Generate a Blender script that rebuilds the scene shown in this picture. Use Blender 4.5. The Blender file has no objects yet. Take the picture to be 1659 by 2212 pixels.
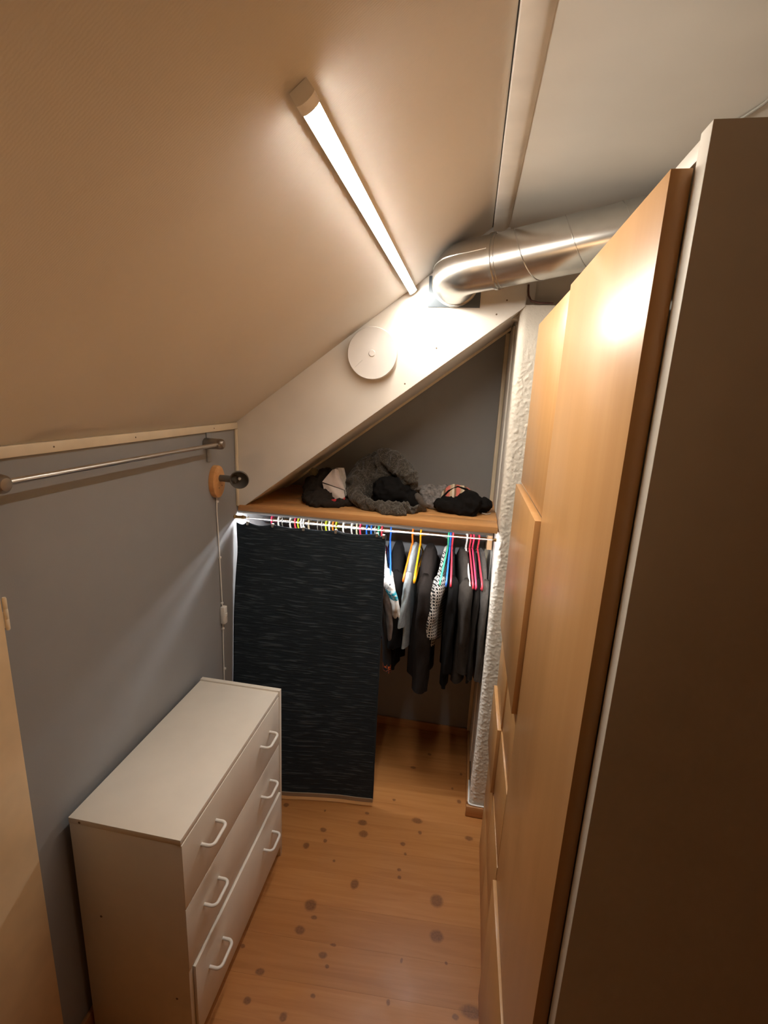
import bpy, bmesh, math, random
import numpy as np
from mathutils import Vector, Matrix, noise

random.seed(7)
scene = bpy.context.scene
COL = scene.collection
PI = math.pi

# ------------------------------------------------------------------ camera, world, lights, exposure
CAM_R = [[0.98358371, 0.17449223, 0.04599501],
         [0.08503085, -0.22334960, -0.97102251],
         [-0.15916291, 0.95899292, -0.23452025]]
cam_data = bpy.data.cameras.new('camera')
cam = bpy.data.objects.new('camera', cam_data)
COL.objects.link(cam)
cam_data.sensor_fit = 'VERTICAL'
cam_data.sensor_height = 36.0
cam_data.sensor_width = 27.0
cam_data.lens = 36.0 * 1053.632 / 2212.0
cam_data.clip_start = 0.01
rx, dn, fw = [Vector(r) for r in CAM_R]
mw = Matrix.Identity(4)
for i in range(3):
    mw[i][0] = rx[i]; mw[i][1] = -dn[i]; mw[i][2] = -fw[i]
mw[0][3], mw[1][3], mw[2][3] = 0.0, 0.0, 1.75
cam.matrix_world = mw
scene.camera = cam
scene.cycles.max_bounces = 6
scene.cycles.caustics_reflective = False
scene.cycles.adaptive_threshold = 0.06

world = bpy.data.worlds.new('world')
world.use_nodes = True
world.node_tree.nodes['Background'].inputs[0].default_value = (1.0, 0.72, 0.45, 1)
world.node_tree.nodes['Background'].inputs[1].default_value = 0.02
scene.world = world

# added warm fill spot behind the camera, aimed up at the sloped ceiling
ld = bpy.data.lights.new('warm_fill_spot', 'SPOT')
ld.energy = 15.0
ld.color = (1.0, 0.60, 0.30)
ld.spot_size = math.radians(74)
ld.spot_blend = 1.0
ld.shadow_soft_size = 0.12
lo = bpy.data.objects.new('warm_fill_spot', ld)
COL.objects.link(lo)
lo.location = (-0.62, -0.55, 0.90)
lo.rotation_euler = Vector((0.02, 1.35, 1.12)).to_track_quat('-Z', 'Y').to_euler()

TUBE_COL = (1.0, 0.925, 0.81)
TUBE_STRENGTH = 110.0
LED_COL = (0.98, 0.99, 1.0)
LED_STRENGTH = 120.0

scene.view_settings.view_transform = 'Standard'
scene.view_settings.look = 'None'
scene.view_settings.exposure = 0.36
scene.view_settings.gamma = 1.0
scene.view_settings.use_curve_mapping = False

# ------------------------------------------------------------------ materials
def lin(c):
    return tuple(((v / 255.0) / 12.92 if v / 255.0 <= 0.04045 else ((v / 255.0 + 0.055) / 1.055) ** 2.4) for v in c)

class NT:
    def __init__(self, name):
        self.m = bpy.data.materials.new(name)
        self.m.use_nodes = True
        self.t = self.m.node_tree
        self.b = self.t.nodes['Principled BSDF']
    def n(self, typ, **kw):
        nd = self.t.nodes.new(typ)
        for k, v in kw.items():
            if k.startswith('i_'):
                nd.inputs[k[2:].replace('_', ' ')].default_value = v
            else:
                setattr(nd, k, v)
        return nd
    def l(self, a, b):
        self.t.links.new(a, b)
    def math(self, op, a, b=None, clamp=False):
        nd = self.n('ShaderNodeMath', operation=op)
        nd.use_clamp = clamp
        for i, v in enumerate((a, b)):
            if v is None: continue
            if isinstance(v, (int, float)): nd.inputs[i].default_value = v
            else: self.l(v, nd.inputs[i])
        return nd.outputs[0]
    def ramp(self, fac, stops, interp='LINEAR'):
        r = self.n('ShaderNodeValToRGB')
        r.color_ramp.interpolation = interp
        els = r.color_ramp.elements
        while len(els) < len(stops): els.new(0.5)
        for e, (p, c) in zip(els, stops):
            e.position = p
            e.color = (c[0], c[1], c[2], 1) if not isinstance(c, (int, float)) else (c, c, c, 1)
        self.l(fac, r.inputs[0])
        return r.outputs[0]
    def coords(self, kind='Object', scale=(1, 1, 1), rot=(0, 0, 0), loc=(0, 0, 0)):
        tc = self.n('ShaderNodeTexCoord')
        mp = self.n('ShaderNodeMapping')
        mp.inputs['Scale'].default_value = scale
        mp.inputs['Rotation'].default_value = rot
        mp.inputs['Location'].default_value = loc
        self.l(tc.outputs[kind], mp.inputs[0])
        return mp.outputs[0]
    def noise(self, vec, scale, detail=3, rough=0.5, dist=0.0):
        nd = self.n('ShaderNodeTexNoise')
        nd.inputs['Scale'].default_value = scale
        nd.inputs['Detail'].default_value = detail
        nd.inputs['Roughness'].default_value = rough
        nd.inputs['Distortion'].default_value = dist
        if vec is not None: self.l(vec, nd.inputs['Vector'])
        return nd.outputs['Fac']
    def bump(self, h, strength=0.2, dist=0.002):
        bp = self.n('ShaderNodeBump')
        bp.inputs['Strength'].default_value = strength
        bp.inputs['Distance'].default_value = dist
        self.l(h, bp.inputs['Height'])
        self.l(bp.outputs[0], self.b.inputs['Normal'])
    def mix(self, fac, a, b, blend='MIX'):
        nd = self.n('ShaderNodeMix', data_type='RGBA', blend_type=blend)
        ins = [s for s in nd.inputs if s.type == 'RGBA']
        if isinstance(fac, (int, float)): nd.inputs[0].default_value = fac
        else: self.l(fac, nd.inputs[0])
        for s, v in zip(ins, (a, b)):
            if isinstance(v, tuple): s.default_value = (v[0], v[1], v[2], 1)
            else: self.l(v, s)
        return [o for o in nd.outputs if o.type == 'RGBA'][0]
    def set(self, **kw):
        for k, v in kw.items():
            self.b.inputs[k.replace('_', ' ')].default_value = v

def plain(name, col, rough=0.6, metal=0.0, var=0.06, nscale=14.0, bscale=120.0, bstr=0.08, spec=0.5, coords='Object'):
    m = NT(name)
    v = m.coords(coords)
    f = m.noise(v, nscale, 2)
    a = tuple(min(1, c * (1 - var)) for c in col); b = tuple(min(1, c * (1 + var)) for c in col)
    m.l(m.ramp(f, [(0.3, a), (0.7, b)]), m.b.inputs['Base Color'])
    m.set(Roughness=rough, Metallic=metal)
    m.b.inputs['Specular IOR Level'].default_value = spec
    if bstr > 0:
        m.bump(m.noise(v, bscale, 1), bstr, 0.001)
    return m.m

def mat_fabric(name, col, var=0.18, weave=700.0, rough=0.95, bstr=0.35, fold=25.0):
    m = NT(name)
    v = m.coords('Object')
    f = m.noise(v, 60, 5, 0.65)
    a = tuple(c * (1 - var) for c in col); b = tuple(min(1, c * (1 + var)) for c in col)
    m.l(m.ramp(f, [(0.3, a), (0.7, b)]), m.b.inputs['Base Color'])
    m.set(Roughness=rough)
    m.b.inputs['Specular IOR Level'].default_value = 0.15
    m.b.inputs['Sheen Weight'].default_value = 0.15 if max(col) > 0.08 else 0.0
    h = m.math('ADD', m.noise(v, weave, 1), m.math('MULTIPLY', m.noise(v, fold, 2, 0.5, 0.6), 3.0))
    m.bump(h, bstr, 0.002)
    return m.m

def mat_floor():
    m = NT('pine_floor')
    ang = math.radians(3.5)
    geo = m.n('ShaderNodeNewGeometry')
    pos = geo.outputs['Position']
    mp = m.n('ShaderNodeMapping'); mp.vector_type = 'POINT'
    mp.inputs['Rotation'].default_value = (0, 0, -ang)
    m.l(pos, mp.inputs[0])
    oi = m.n('ShaderNodeObjectInfo')
    off = m.n('ShaderNodeVectorMath', operation='ADD')
    cmb = m.n('ShaderNodeCombineXYZ')
    m.l(m.math('MULTIPLY', oi.outputs['Random'], 37.0), cmb.inputs[0])
    m.l(m.math('MULTIPLY', oi.outputs['Random'], 11.0), cmb.inputs[2])
    m.l(mp.outputs[0], off.inputs[0]); m.l(cmb.outputs[0], off.inputs[1])
    st = m.n('ShaderNodeMapping'); st.inputs['Scale'].default_value = (1.6, 26.0, 1.0)
    m.l(off.outputs[0], st.inputs[0])
    g1 = m.noise(st.outputs[0], 1.6, 4, 0.6, 0.8)
    base = m.ramp(g1, [(0.25, (0.385, 0.150, 0.041)), (0.5, (0.47, 0.200, 0.060)), (0.75, (0.53, 0.238, 0.077))])
    patch = m.noise(pos, 2.2, 3)
    base = m.mix(m.math('MULTIPLY', patch, 0.35), base, (0.47, 0.205, 0.066))
    # per board tone
    tone = m.ramp(oi.outputs['Random'], [(0.0, (0.90, 0.88, 0.85)), (1.0, (1.05, 1.05, 1.05))])
    base = m.mix(1.0, base, tone, 'MULTIPLY')
    knots = [(-0.646, 1.671, 0.0098, 0.0087), (-0.474, 1.68, 0.0041, 0.0048), (-0.294, 1.706, 0.0074, 0.0059), (-0.304, 1.656, 0.016, 0.0112), (-0.288, 1.604, 0.0148, 0.0132), (-0.453, 1.587, 0.0109, 0.0079), (-0.431, 1.541, 0.0061, 0.0067), (-0.498, 1.504, 0.0098, 0.0114), (-0.479, 1.454, 0.0037, 0.0039), (-0.08, 1.716, 0.0179, 0.0116), (-0.062, 1.661, 0.0063, 0.0074), (-0.124, 1.594, 0.0085, 0.0078), (-0.108, 1.552, 0.0045, 0.005), (0.138, 1.677, 0.0134, 0.0092), (0.191, 1.603, 0.0091, 0.0102), (-0.192, 1.802, 0.006, 0.0053), (0.093, 1.857, 0.0077, 0.0098), (-0.132, 2.014, 0.0111, 0.0076), (0.098, 2.023, 0.0055, 0.0063), (0.06, 1.926, 0.0044, 0.0058), (-0.062, 2.122, 0.0077, 0.0069), (-0.373, 1.465, 0.0044, 0.0047), (-0.123, 1.481, 0.0065, 0.0054), (-0.117, 1.452, 0.0057, 0.006), (-0.275, 1.392, 0.012, 0.0161), (-0.381, 1.344, 0.0041, 0.0034), (-0.408, 1.286, 0.0167, 0.0173), (-0.383, 1.249, 0.0085, 0.0055), (-0.367, 1.233, 0.0032, 0.003), (-0.417, 1.201, 0.0142, 0.0115), (0.026, 1.394, 0.0186, 0.0189), (0.066, 1.355, 0.0034, 0.0033), (0.034, 1.277, 0.0183, 0.0167), (-0.58, 1.117, 0.0073, 0.0053), (-0.32, 1.145, 0.011, 0.008), (-0.296, 1.18, 0.0087, 0.0039), (-0.298, 1.117, 0.0054, 0.0046), (-0.496, 1.061, 0.0117, 0.0078), (-0.502, 0.985, 0.0089, 0.0079), (-0.317, 1.034, 0.0062, 0.0046), (-0.384, 0.969, 0.0087, 0.0093), (-0.071, 1.181, 0.0037, 0.0065), (0.07, 1.203, 0.0037, 0.0044), (-0.094, 1.064, 0.0051, 0.0075), (0.185, 1.145, 0.0105, 0.0071), (0.15, 1.09, 0.0272, 0.0141), (0.103, 1.069, 0.0078, 0.0065)]
    warp = m.n('ShaderNodeVectorMath', operation='SCALE'); warp.inputs['Scale'].default_value = 0.006
    wn = m.n('ShaderNodeTexNoise'); wn.inputs['Scale'].default_value = 60.0
    m.l(pos, wn.inputs['Vector']); m.l(wn.outputs['Color'], warp.inputs[0])
    wp = m.n('ShaderNodeVectorMath', operation='ADD'); m.l(pos, wp.inputs[0]); m.l(warp.outputs[0], wp.inputs[1])
    dmin = None
    for (kx, ky, ra, rb) in knots:
        if max(ra, rb) < 0.0043: continue
        ra *= 1.25; rb *= 1.25
        mpk = m.n('ShaderNodeMapping'); mpk.vector_type = 'POINT'
        mpk.inputs['Location'].default_value = (-(kx + 0.003) / ra, -(ky + 0.003) / rb, 0)
        mpk.inputs['Scale'].default_value = (1.0 / ra, 1.0 / rb, 0.0)
        m.l(wp.outputs[0], mpk.inputs[0])
        ln = m.n('ShaderNodeVectorMath', operation='LENGTH')
        m.l(mpk.outputs[0], ln.inputs[0])
        dmin = ln.outputs['Value'] if dmin is None else m.math('MINIMUM', dmin, ln.outputs['Value'])
    halo = m.ramp(m.math('MULTIPLY', dmin, 0.4), [(0.30, (1, 1, 1)), (0.85, (0, 0, 0))])
    core = m.ramp(m.math('MULTIPLY', dmin, 0.5), [(0.36, (1, 1, 1)), (0.58, (0, 0, 0))])
    base = m.mix(m.math('MULTIPLY', halo, 0.25), base, (0.42, 0.165, 0.055))
    knotc = m.ramp(m.noise(pos, 180.0, 3), [(0.3, (0.085, 0.032, 0.014)), (0.7, (0.20, 0.078, 0.030))])
    base = m.mix(m.math('MULTIPLY', core, 0.70), base, knotc)
    m.l(base, m.b.inputs['Base Color'])
    rg = m.ramp(m.noise(pos, 9.0, 4), [(0.3, 0.30), (0.7, 0.44)])
    m.l(rg, m.b.inputs['Roughness'])
    m.b.inputs['Specular IOR Level'].default_value = 0.4
    return m.m

def mat_wood(name, dark, light, scale, nsc=1.5, rough=0.3, spec=0.5, coat=0.0, det=5, dist=0.6, bstr=0.03, coords='Object'):
    m = NT(name)
    oi = m.n('ShaderNodeObjectInfo')
    v = m.coords(coords, scale)
    add = m.n('ShaderNodeVectorMath', operation='ADD')
    cmb = m.n('ShaderNodeCombineXYZ')
    for i, k in enumerate((7.0, 13.0, 5.0)):
        m.l(m.math('MULTIPLY', oi.outputs['Random'], k), cmb.inputs[i])
    m.l(v, add.inputs[0]); m.l(cmb.outputs[0], add.inputs[1])
    g = m.noise(add.outputs[0], nsc, det, 0.6, dist)
    mid = tuple((a + b) / 2 for a, b in zip(dark, light))
    c = m.ramp(g, [(0.25, dark), (0.5, mid), (0.75, light)])
    m.l(c, m.b.inputs['Base Color'])
    m.set(Roughness=rough)
    m.b.inputs['Specular IOR Level'].default_value = spec
    if coat:
        m.b.inputs['Coat Weight'].default_value = coat
        m.b.inputs['Coat Roughness'].default_value = 0.12
    if bstr > 0: m.bump(g, bstr, 0.001)
    return m.m

def mat_wallpaper():
    m = NT('woven_wallpaper')
    v = m.coords('Object')
    w1 = m.n('ShaderNodeTexWave', wave_type='BANDS', bands_direction='Y')
    w1.inputs['Scale'].default_value = 85.0; w1.inputs['Distortion'].default_value = 3.5
    w1.inputs['Detail'].default_value = 1.0; w1.inputs['Detail Scale'].default_value = 2.0
    m.l(v, w1.inputs[0])
    n1 = m.noise(m.coords('Object', (60, 220, 60)), 1.0, 2, 0.6)
    h = m.math('ADD', m.math('MULTIPLY', w1.outputs['Fac'], 0.7), n1)
    big = m.noise(v, 3.0, 1)
    c = m.ramp(big, [(0.3, (0.70, 0.655, 0.59)), (0.7, (0.74, 0.695, 0.63))])
    c = m.mix(m.math('MULTIPLY', h, 0.10), c, (0.60, 0.55, 0.48))
    m.l(c, m.b.inputs['Base Color'])
    m.set(Roughness=0.75)
    m.bump(h, 0.10, 0.0010)
    return m.m

def mat_plaster():
    m = NT('rough_plaster')
    v = m.coords('Object')
    h = m.math('ADD', m.noise(v, 95, 4, 0.6, 0.8), m.math('MULTIPLY', m.noise(v, 320, 2), 0.35))
    c = m.ramp(m.noise(v, 8, 3), [(0.3, (0.70, 0.645, 0.56)), (0.7, (0.76, 0.70, 0.61))])
    m.l(c, m.b.inputs['Base Color'])
    m.set(Roughness=0.85)
    m.bump(h, 0.6, 0.003)
    return m.m

def mat_emit(name, col, strength):
    m = NT(name)
    m.set(Roughness=0.5)
    m.b.inputs['Base Color'].default_value = (0.9, 0.9, 0.9, 1)
    m.b.inputs['Emission Color'].default_value = (*col, 1)
    m.b.inputs['Emission Strength'].default_value = strength
    return m.m

def mat_curtain():
    m = NT('dark_slub_curtain')
    v = m.coords('Object')
    st = m.coords('Object', (11.0, 11.0, 150.0))
    n = m.noise(st, 1.0, 2, 0.5, 0.3)
    mask = m.ramp(n, [(0.56, 0.0), (0.66, 1.0)])
    big = m.noise(v, 5.0, 2)
    base = m.ramp(big, [(0.3, (0.0165, 0.0265, 0.0375)), (0.7, (0.0215, 0.0340, 0.0480))])
    c = m.mix(m.math('MULTIPLY', mask, 0.55), base, (0.105, 0.135, 0.165))
    m.l(c, m.b.inputs['Base Color'])
    m.set(Roughness=0.85)
    m.b.inputs['Specular IOR Level'].default_value = 0.3
    h = m.math('ADD', m.math('MULTIPLY', n, 1.4), m.math('MULTIPLY', m.noise(v, 600, 1), 0.25))
    m.bump(h, 0.7, 0.004)
    return m.m

def mat_geo_pattern():
    m = NT('black_white_lattice_print')
    v = m.coords('Object', (104, 104, 74), (0, 0, math.radians(45)))
    sp = m.n('ShaderNodeSeparateXYZ'); m.l(v, sp.inputs[0])
    a, b = sp.outputs[1], sp.outputs[2]
    fa = m.math('SUBTRACT', m.math('FRACT', a), 0.5); fb = m.math('SUBTRACT', m.math('FRACT', b), 0.5)
    d1 = m.math('SQRT', m.math('ADD', m.math('MULTIPLY', fa, fa), m.math('MULTIPLY', fb, fb)))
    ga = m.math('SUBTRACT', m.math('FRACT', m.math('ADD', a, 0.5)), 0.5); gb = m.math('SUBTRACT', m.math('FRACT', m.math('ADD', b, 0.5)), 0.5)
    d2 = m.math('SQRT', m.math('ADD', m.math('MULTIPLY', ga, ga), m.math('MULTIPLY', gb, gb)))
    r1 = m.math('LESS_THAN', m.math('ABSOLUTE', m.math('SUBTRACT', d1, 0.43)), 0.045)
    r2 = m.math('LESS_THAN', m.math('ABSOLUTE', m.math('SUBTRACT', d2, 0.21)), 0.045)
    f = m.math('MAXIMUM', r1, r2)
    c = m.mix(f, (0.012, 0.011, 0.011), (0.72, 0.66, 0.58))
    m.l(c, m.b.inputs['Base Color'])
    m.set(Roughness=0.8)
    return m.m

def mat_tweed():
    m = NT('grey_brown_tweed_knit')
    v = m.coords('Object')
    n = m.noise(v, 260, 3, 0.7)
    big = m.noise(v, 14, 3)
    c = m.ramp(n, [(0.36, (0.010, 0.008, 0.006)), (0.52, (0.044, 0.037, 0.029)), (0.68, (0.21, 0.178, 0.138))])
    c = m.mix(m.math('MULTIPLY', big, 0.5), c, (0.05, 0.043, 0.034))
    m.l(c, m.b.inputs['Base Color'])
    m.set(Roughness=1.0)
    m.b.inputs['Sheen Weight'].default_value = 0.2
    m.bump(n, 0.8, 0.004)
    return m.m

def mat_stripes(name, cols, axis, scale):
    m = NT(name)
    v = m.coords('Object')
    sp = m.n('ShaderNodeSeparateXYZ'); m.l(v, sp.inputs[0])
    s = m.math('FRACT', m.math('ADD', m.math('MULTIPLY', sp.outputs[axis], scale), m.math('MULTIPLY', m.noise(v, 30, 2), 0.25)))
    k = len(cols)
    c = m.ramp(s, [(i / k, col) for i, col in enumerate(cols)], 'CONSTANT')
    m.l(c, m.b.inputs['Base Color'])
    m.set(Roughness=0.9)
    return m.m

def mat_tee():
    m = NT('white_printed_cotton')
    v = m.coords('Object')
    sp = m.n('ShaderNodeSeparateXYZ'); m.l(v, sp.inputs[0])
    z = sp.outputs[2]
    band = m.math('MULTIPLY', m.math('LESS_THAN', z, -0.205), m.math('GREATER_THAN', z, -0.245))
    nn = m.noise(m.coords('Object', (1, 1.2, 3)), 55, 2)
    f = m.math('MULTIPLY', band, m.math('GREATER_THAN', nn, 0.44))
    c = m.mix(f, (0.74, 0.71, 0.66), (0.02, 0.32, 0.42))
    dk = m.math('MULTIPLY', m.math('GREATER_THAN', m.noise(v, 70, 1, 0.5, 2.0), 0.68), m.math('GREATER_THAN', z, -0.20))
    c = m.mix(dk, c, (0.12, 0.12, 0.13))
    m.l(c, m.b.inputs['Base Color'])
    m.set(Roughness=0.9)
    m.bump(m.math('ADD', m.noise(v, 600, 1), m.math('MULTIPLY', m.noise(v, 30, 2, 0.5, 0.8), 4.0)), 0.5, 0.003)
    return m.m

def mat_galv():
    m = NT('galvanised_steel')
    v = m.coords('Object')
    c = m.ramp(m.noise(v, 24, 3), [(0.3, (0.56, 0.55, 0.52)), (0.7, (0.62, 0.61, 0.58))])
    m.l(c, m.b.inputs['Base Color'])
    m.set(Metallic=1.0)
    m.set(Roughness=0.27)
    return m.m

M = {}
M['floor'] = mat_floor()
M['beech'] = mat_wood('beech_veneer', (0.475, 0.250, 0.095), (0.55, 0.305, 0.126), (14, 14, 0.6), 1.2, 0.33, 0.42, 0.04, 3, 0.2, 0.0)
M['beech_light'] = mat_wood('light_beech', (0.58, 0.36, 0.19), (0.68, 0.44, 0.24), (8, 8, 30), 1.5, 0.4)
M['pine'] = mat_wood('pine_board', (0.56, 0.255, 0.085), (0.72, 0.40, 0.165), (1.6, 24, 24), 1.6, 0.38, 0.4, 0, 5, 0.8)
M['pine_dark'] = mat_wood('stained_pine_moulding', (0.42, 0.19, 0.065), (0.56, 0.28, 0.11), (3, 3, 25), 1.6, 0.4)
M['wallpaper'] = mat_wallpaper()
M['plaster'] = mat_plaster()
M['back_wall'] = plain('darkened_near_wall', (0.10, 0.055, 0.03), 0.6)  # unseen wall behind the camera, toned dark so it bounces less light
M['blue_wall'] = plain('blue_grey_paint', (0.290, 0.297, 0.305), 0.62, var=0.015, bscale=260, bstr=0.12)
M['board'] = plain('cream_painted_board', (0.74, 0.70, 0.64), 0.55, bstr=0, nscale=5)
M['ceil'] = plain('ceiling_paint', (0.64, 0.605, 0.545), 0.7, bstr=0, nscale=4)
M['strip'] = plain('ceiling_strip_paint', (0.74, 0.70, 0.64), 0.6, bscale=90, bstr=0.04)
M['trim'] = plain('cream_gloss_trim', (0.76, 0.66, 0.49), 0.4, bscale=60, bstr=0.05)
M['door'] = plain('cream_door_paint', (0.74, 0.56, 0.34), 0.45, bscale=60, bstr=0.04)
M['laminate'] = plain('white_laminate', (0.78, 0.735, 0.655), 0.45, var=0.02, bstr=0)
M['frame_white'] = plain('white_wardrobe_foil', (0.70, 0.65, 0.57), 0.5, var=0.03, bstr=0)
M['plastic_white'] = plain('white_plastic', (0.80, 0.78, 0.74), 0.35, var=0.02, bstr=0)
M['disc'] = plain('white_enamel', (0.72, 0.69, 0.66), 0.4, var=0.02, bstr=0)
M['galv'] = mat_galv()
M['steel'] = plain('brushed_steel', (0.62, 0.60, 0.57), 0.28, 1.0, 0.06, bstr=0.02)
M['dark_steel'] = plain('dark_brushed_steel', (0.30, 0.27, 0.24), 0.38, 1.0, 0.06, bstr=0.02)
M['alu'] = plain('anodised_aluminium', (0.50, 0.50, 0.50), 0.45, 0.9, 0.03, bstr=0)
M['chrome'] = plain('chrome', (0.62, 0.62, 0.62), 0.16, 1.0, 0.02, bstr=0)
M['brass'] = plain('aged_brass', (0.42, 0.28, 0.12), 0.4, 1.0, 0.12)
M['plate'] = plain('slate_blue_plate', (0.075, 0.095, 0.115), 0.5, 0.0, 0.08)
M['dark_metal'] = plain('dark_grey_enamel', (0.13, 0.12, 0.105), 0.4, 0.2, 0.06)
M['bulb'] = plain('frosted_bulb', (0.6, 0.58, 0.54), 0.2, 0.0, 0.02, bstr=0)
M['cable_red'] = plain('dark_red_cable', (0.09, 0.035, 0.028), 0.5)
M['cable_grey'] = plain('grey_cable', (0.28, 0.26, 0.22), 0.5)
M['dark'] = plain('dark_gap', (0.03, 0.025, 0.02), 0.9)
M['nail'] = plain('rusty_nail', (0.16, 0.11, 0.07), 0.6)
M['curtain'] = mat_curtain()
M['hem_blue'] = mat_fabric('slate_blue_hem', (0.030, 0.040, 0.052))
M['curtain_bar'] = plain('grey_brown_bar', (0.36, 0.285, 0.21), 0.6)
M['tube'] = mat_emit('lamp_tube_glow', TUBE_COL, TUBE_STRENGTH)
M['led'] = mat_emit('led_strip_glow', LED_COL, LED_STRENGTH)
M['c_black'] = mat_fabric('black_fabric', (0.006, 0.0055, 0.0055))
M['c_black2'] = mat_fabric('black_jersey', (0.007, 0.0063, 0.006), weave=400)
M['c_brown'] = mat_fabric('dark_brown_wool', (0.018, 0.0135, 0.0115))
M['c_greybrown'] = mat_fabric('dark_grey_wool', (0.040, 0.033, 0.028))
M['c_grey'] = mat_fabric('grey_shirt_cotton', (0.085, 0.074, 0.065))
M['c_charcoal'] = mat_fabric('charcoal_cotton', (0.022, 0.019, 0.017))
M['c_denim'] = mat_fabric('pale_blue_denim', (0.30, 0.34, 0.355))
M['c_beige'] = mat_fabric('beige_cotton', (0.50, 0.46, 0.41))
M['c_mole'] = mat_fabric('mole_brown_jersey', (0.16, 0.12, 0.10))
M['c_pinkwhite'] = mat_fabric('pale_pink_cotton', (0.62, 0.545, 0.51), 0.06)
M['c_red'] = mat_fabric('red_cotton', (0.50, 0.035, 0.04), 0.1)
M['c_darkred'] = mat_fabric('dark_red_cotton', (0.10, 0.014, 0.012))
M['c_olive'] = mat_fabric('olive_cotton', (0.14, 0.12, 0.075))
M['c_darkgrey'] = mat_fabric('dark_taupe_jersey', (0.026, 0.021, 0.018))
M['c_knit'] = mat_fabric('grey_speckled_knit', (0.20, 0.185, 0.18), 0.65, 250, bstr=0.8)
M['c_orange'] = mat_fabric('orange_print', (0.65, 0.13, 0.03))
def mat_print():
    m = NT('black_cotton_orange_print')
    v = m.coords('Object')
    sp = m.n('ShaderNodeSeparateXYZ'); m.l(v, sp.inputs[0])
    z = sp.outputs[2]
    band = m.math('MULTIPLY', m.math('LESS_THAN', z, -0.565), m.math('GREATER_THAN', z, -0.615))
    r = m.math('LESS_THAN', m.math('ABSOLUTE', m.math('SUBTRACT', m.noise(v, 42, 1, 0.5, 1.0), 0.5)), 0.035)
    m.l(m.mix(m.math('MULTIPLY', band, r), (0.012, 0.010, 0.010), (0.75, 0.14, 0.03)), m.b.inputs['Base Color'])
    m.set(Roughness=0.9)
    return m.m
M['c_print'] = mat_print()
M['pattern'] = mat_geo_pattern()
M['tweed'] = mat_tweed()
M['tee'] = mat_tee()
M['stripes'] = mat_stripes('coral_tan_stripes', [(0.60, 0.15, 0.12), (0.62, 0.18, 0.14), (0.50, 0.38, 0.24), (0.66, 0.58, 0.46), (0.20, 0.12, 0.07)], 0, 24.0)
HC = {'blue': (0.03, 0.16, 0.62), 'orange': (0.85, 0.22, 0.02), 'yellow': (0.90, 0.42, 0.01), 'green': (0.06, 0.48, 0.27),
      'red': (0.72, 0.055, 0.085), 'pink': (0.75, 0.06, 0.15), 'white': (0.80, 0.78, 0.73), 'lime': (0.50, 0.60, 0.03),
      'tan': (0.50, 0.40, 0.25), 'palegreen': (0.55, 0.62, 0.40), 'wire': (0.7, 0.68, 0.64)}
for k, c in HC.items():
    M['h_' + k] = plain(k + '_hanger_plastic', c, 0.3, 0.9 if k == 'wire' else 0.0, 0.03, bstr=0)

# ------------------------------------------------------------------ mesh helpers
def smoothstep(a, b, x):
    t = max(0.0, min(1.0, (x - a) / (b - a)))
    return t * t * (3 - 2 * t)

def link(name, mesh, mat, parent=None, smooth=False):
    o = bpy.data.objects.new(name, mesh)
    COL.objects.link(o)
    if mat is not None:
        mesh.materials.append(M[mat] if isinstance(mat, str) else mat)
    if smooth:
        for p in mesh.polygons: p.use_smooth = True
    if parent is not None: o.parent = parent
    return o

def pdata(name, verts, faces):
    me = bpy.data.meshes.new(name)
    me.from_pydata([tuple(v) for v in verts], [], [tuple(f) for f in faces])
    me.update()
    return me

def off(parent):
    return Vector(parent.get('_o', (0, 0, 0))) if parent is not None else Vector((0, 0, 0))

ORIG = {}
def origin_of(parent):
    v = Vector((0, 0, 0))
    p = parent
    while p is not None:
        v = v + p.location
        p = p.parent
    return v

def finish_bm(bm, name, mat, parent, smooth=False, world=True, auto=False):
    if world:
        bmesh.ops.translate(bm, verts=bm.verts, vec=-origin_of(parent))
    me = bpy.data.meshes.new(name)
    bmesh.ops.recalc_face_normals(bm, faces=bm.faces)
    bm.to_mesh(me); bm.free()
    o = link(name, me, mat, parent, smooth)
    if auto:
        for p in me.polygons: p.use_smooth = True
        me.set_sharp_from_angle(angle=math.radians(38))
    return o

def bm_box(bm, x0, x1, y0, y1, z0, z1, bev=0.0, seg=2):
    r = bmesh.ops.create_cube(bm, size=1.0)
    vs = r['verts']
    bmesh.ops.scale(bm, verts=vs, vec=(x1 - x0, y1 - y0, z1 - z0))
    bmesh.ops.translate(bm, verts=vs, vec=((x0 + x1) / 2, (y0 + y1) / 2, (z0 + z1) / 2))
    if bev > 0:
        es = list({e for v in vs for e in v.link_edges})
        bmesh.ops.bevel(bm, geom=es, offset=bev, segments=seg, affect='EDGES', profile=0.5)

def box(name, x0, x1, y0, y1, z0, z1, mat, parent=None, bev=0.0015, seg=2):
    bm = bmesh.new()
    bm_box(bm, x0, x1, y0, y1, z0, z1, bev, seg)
    return finish_bm(bm, name, mat, parent, auto=True)

def prism_xz(name, pts, y0, y1, mat, parent=None, bev=0.0):
    bm = bmesh.new()
    a = [bm.verts.new((x, y0, z)) for x, z in pts]
    b = [bm.verts.new((x, y1, z)) for x, z in pts]
    n = len(pts)
    bm.faces.new(a); bm.faces.new(list(reversed(b)))
    for i in range(n):
        bm.faces.new((a[i], b[i], b[(i + 1) % n], a[(i + 1) % n]))
    bmesh.ops.recalc_face_normals(bm, faces=bm.faces)
    if bev: bmesh.ops.bevel(bm, geom=list(bm.edges), offset=bev, segments=2, affect='EDGES')
    return finish_bm(bm, name, mat, parent, auto=True)

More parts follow.
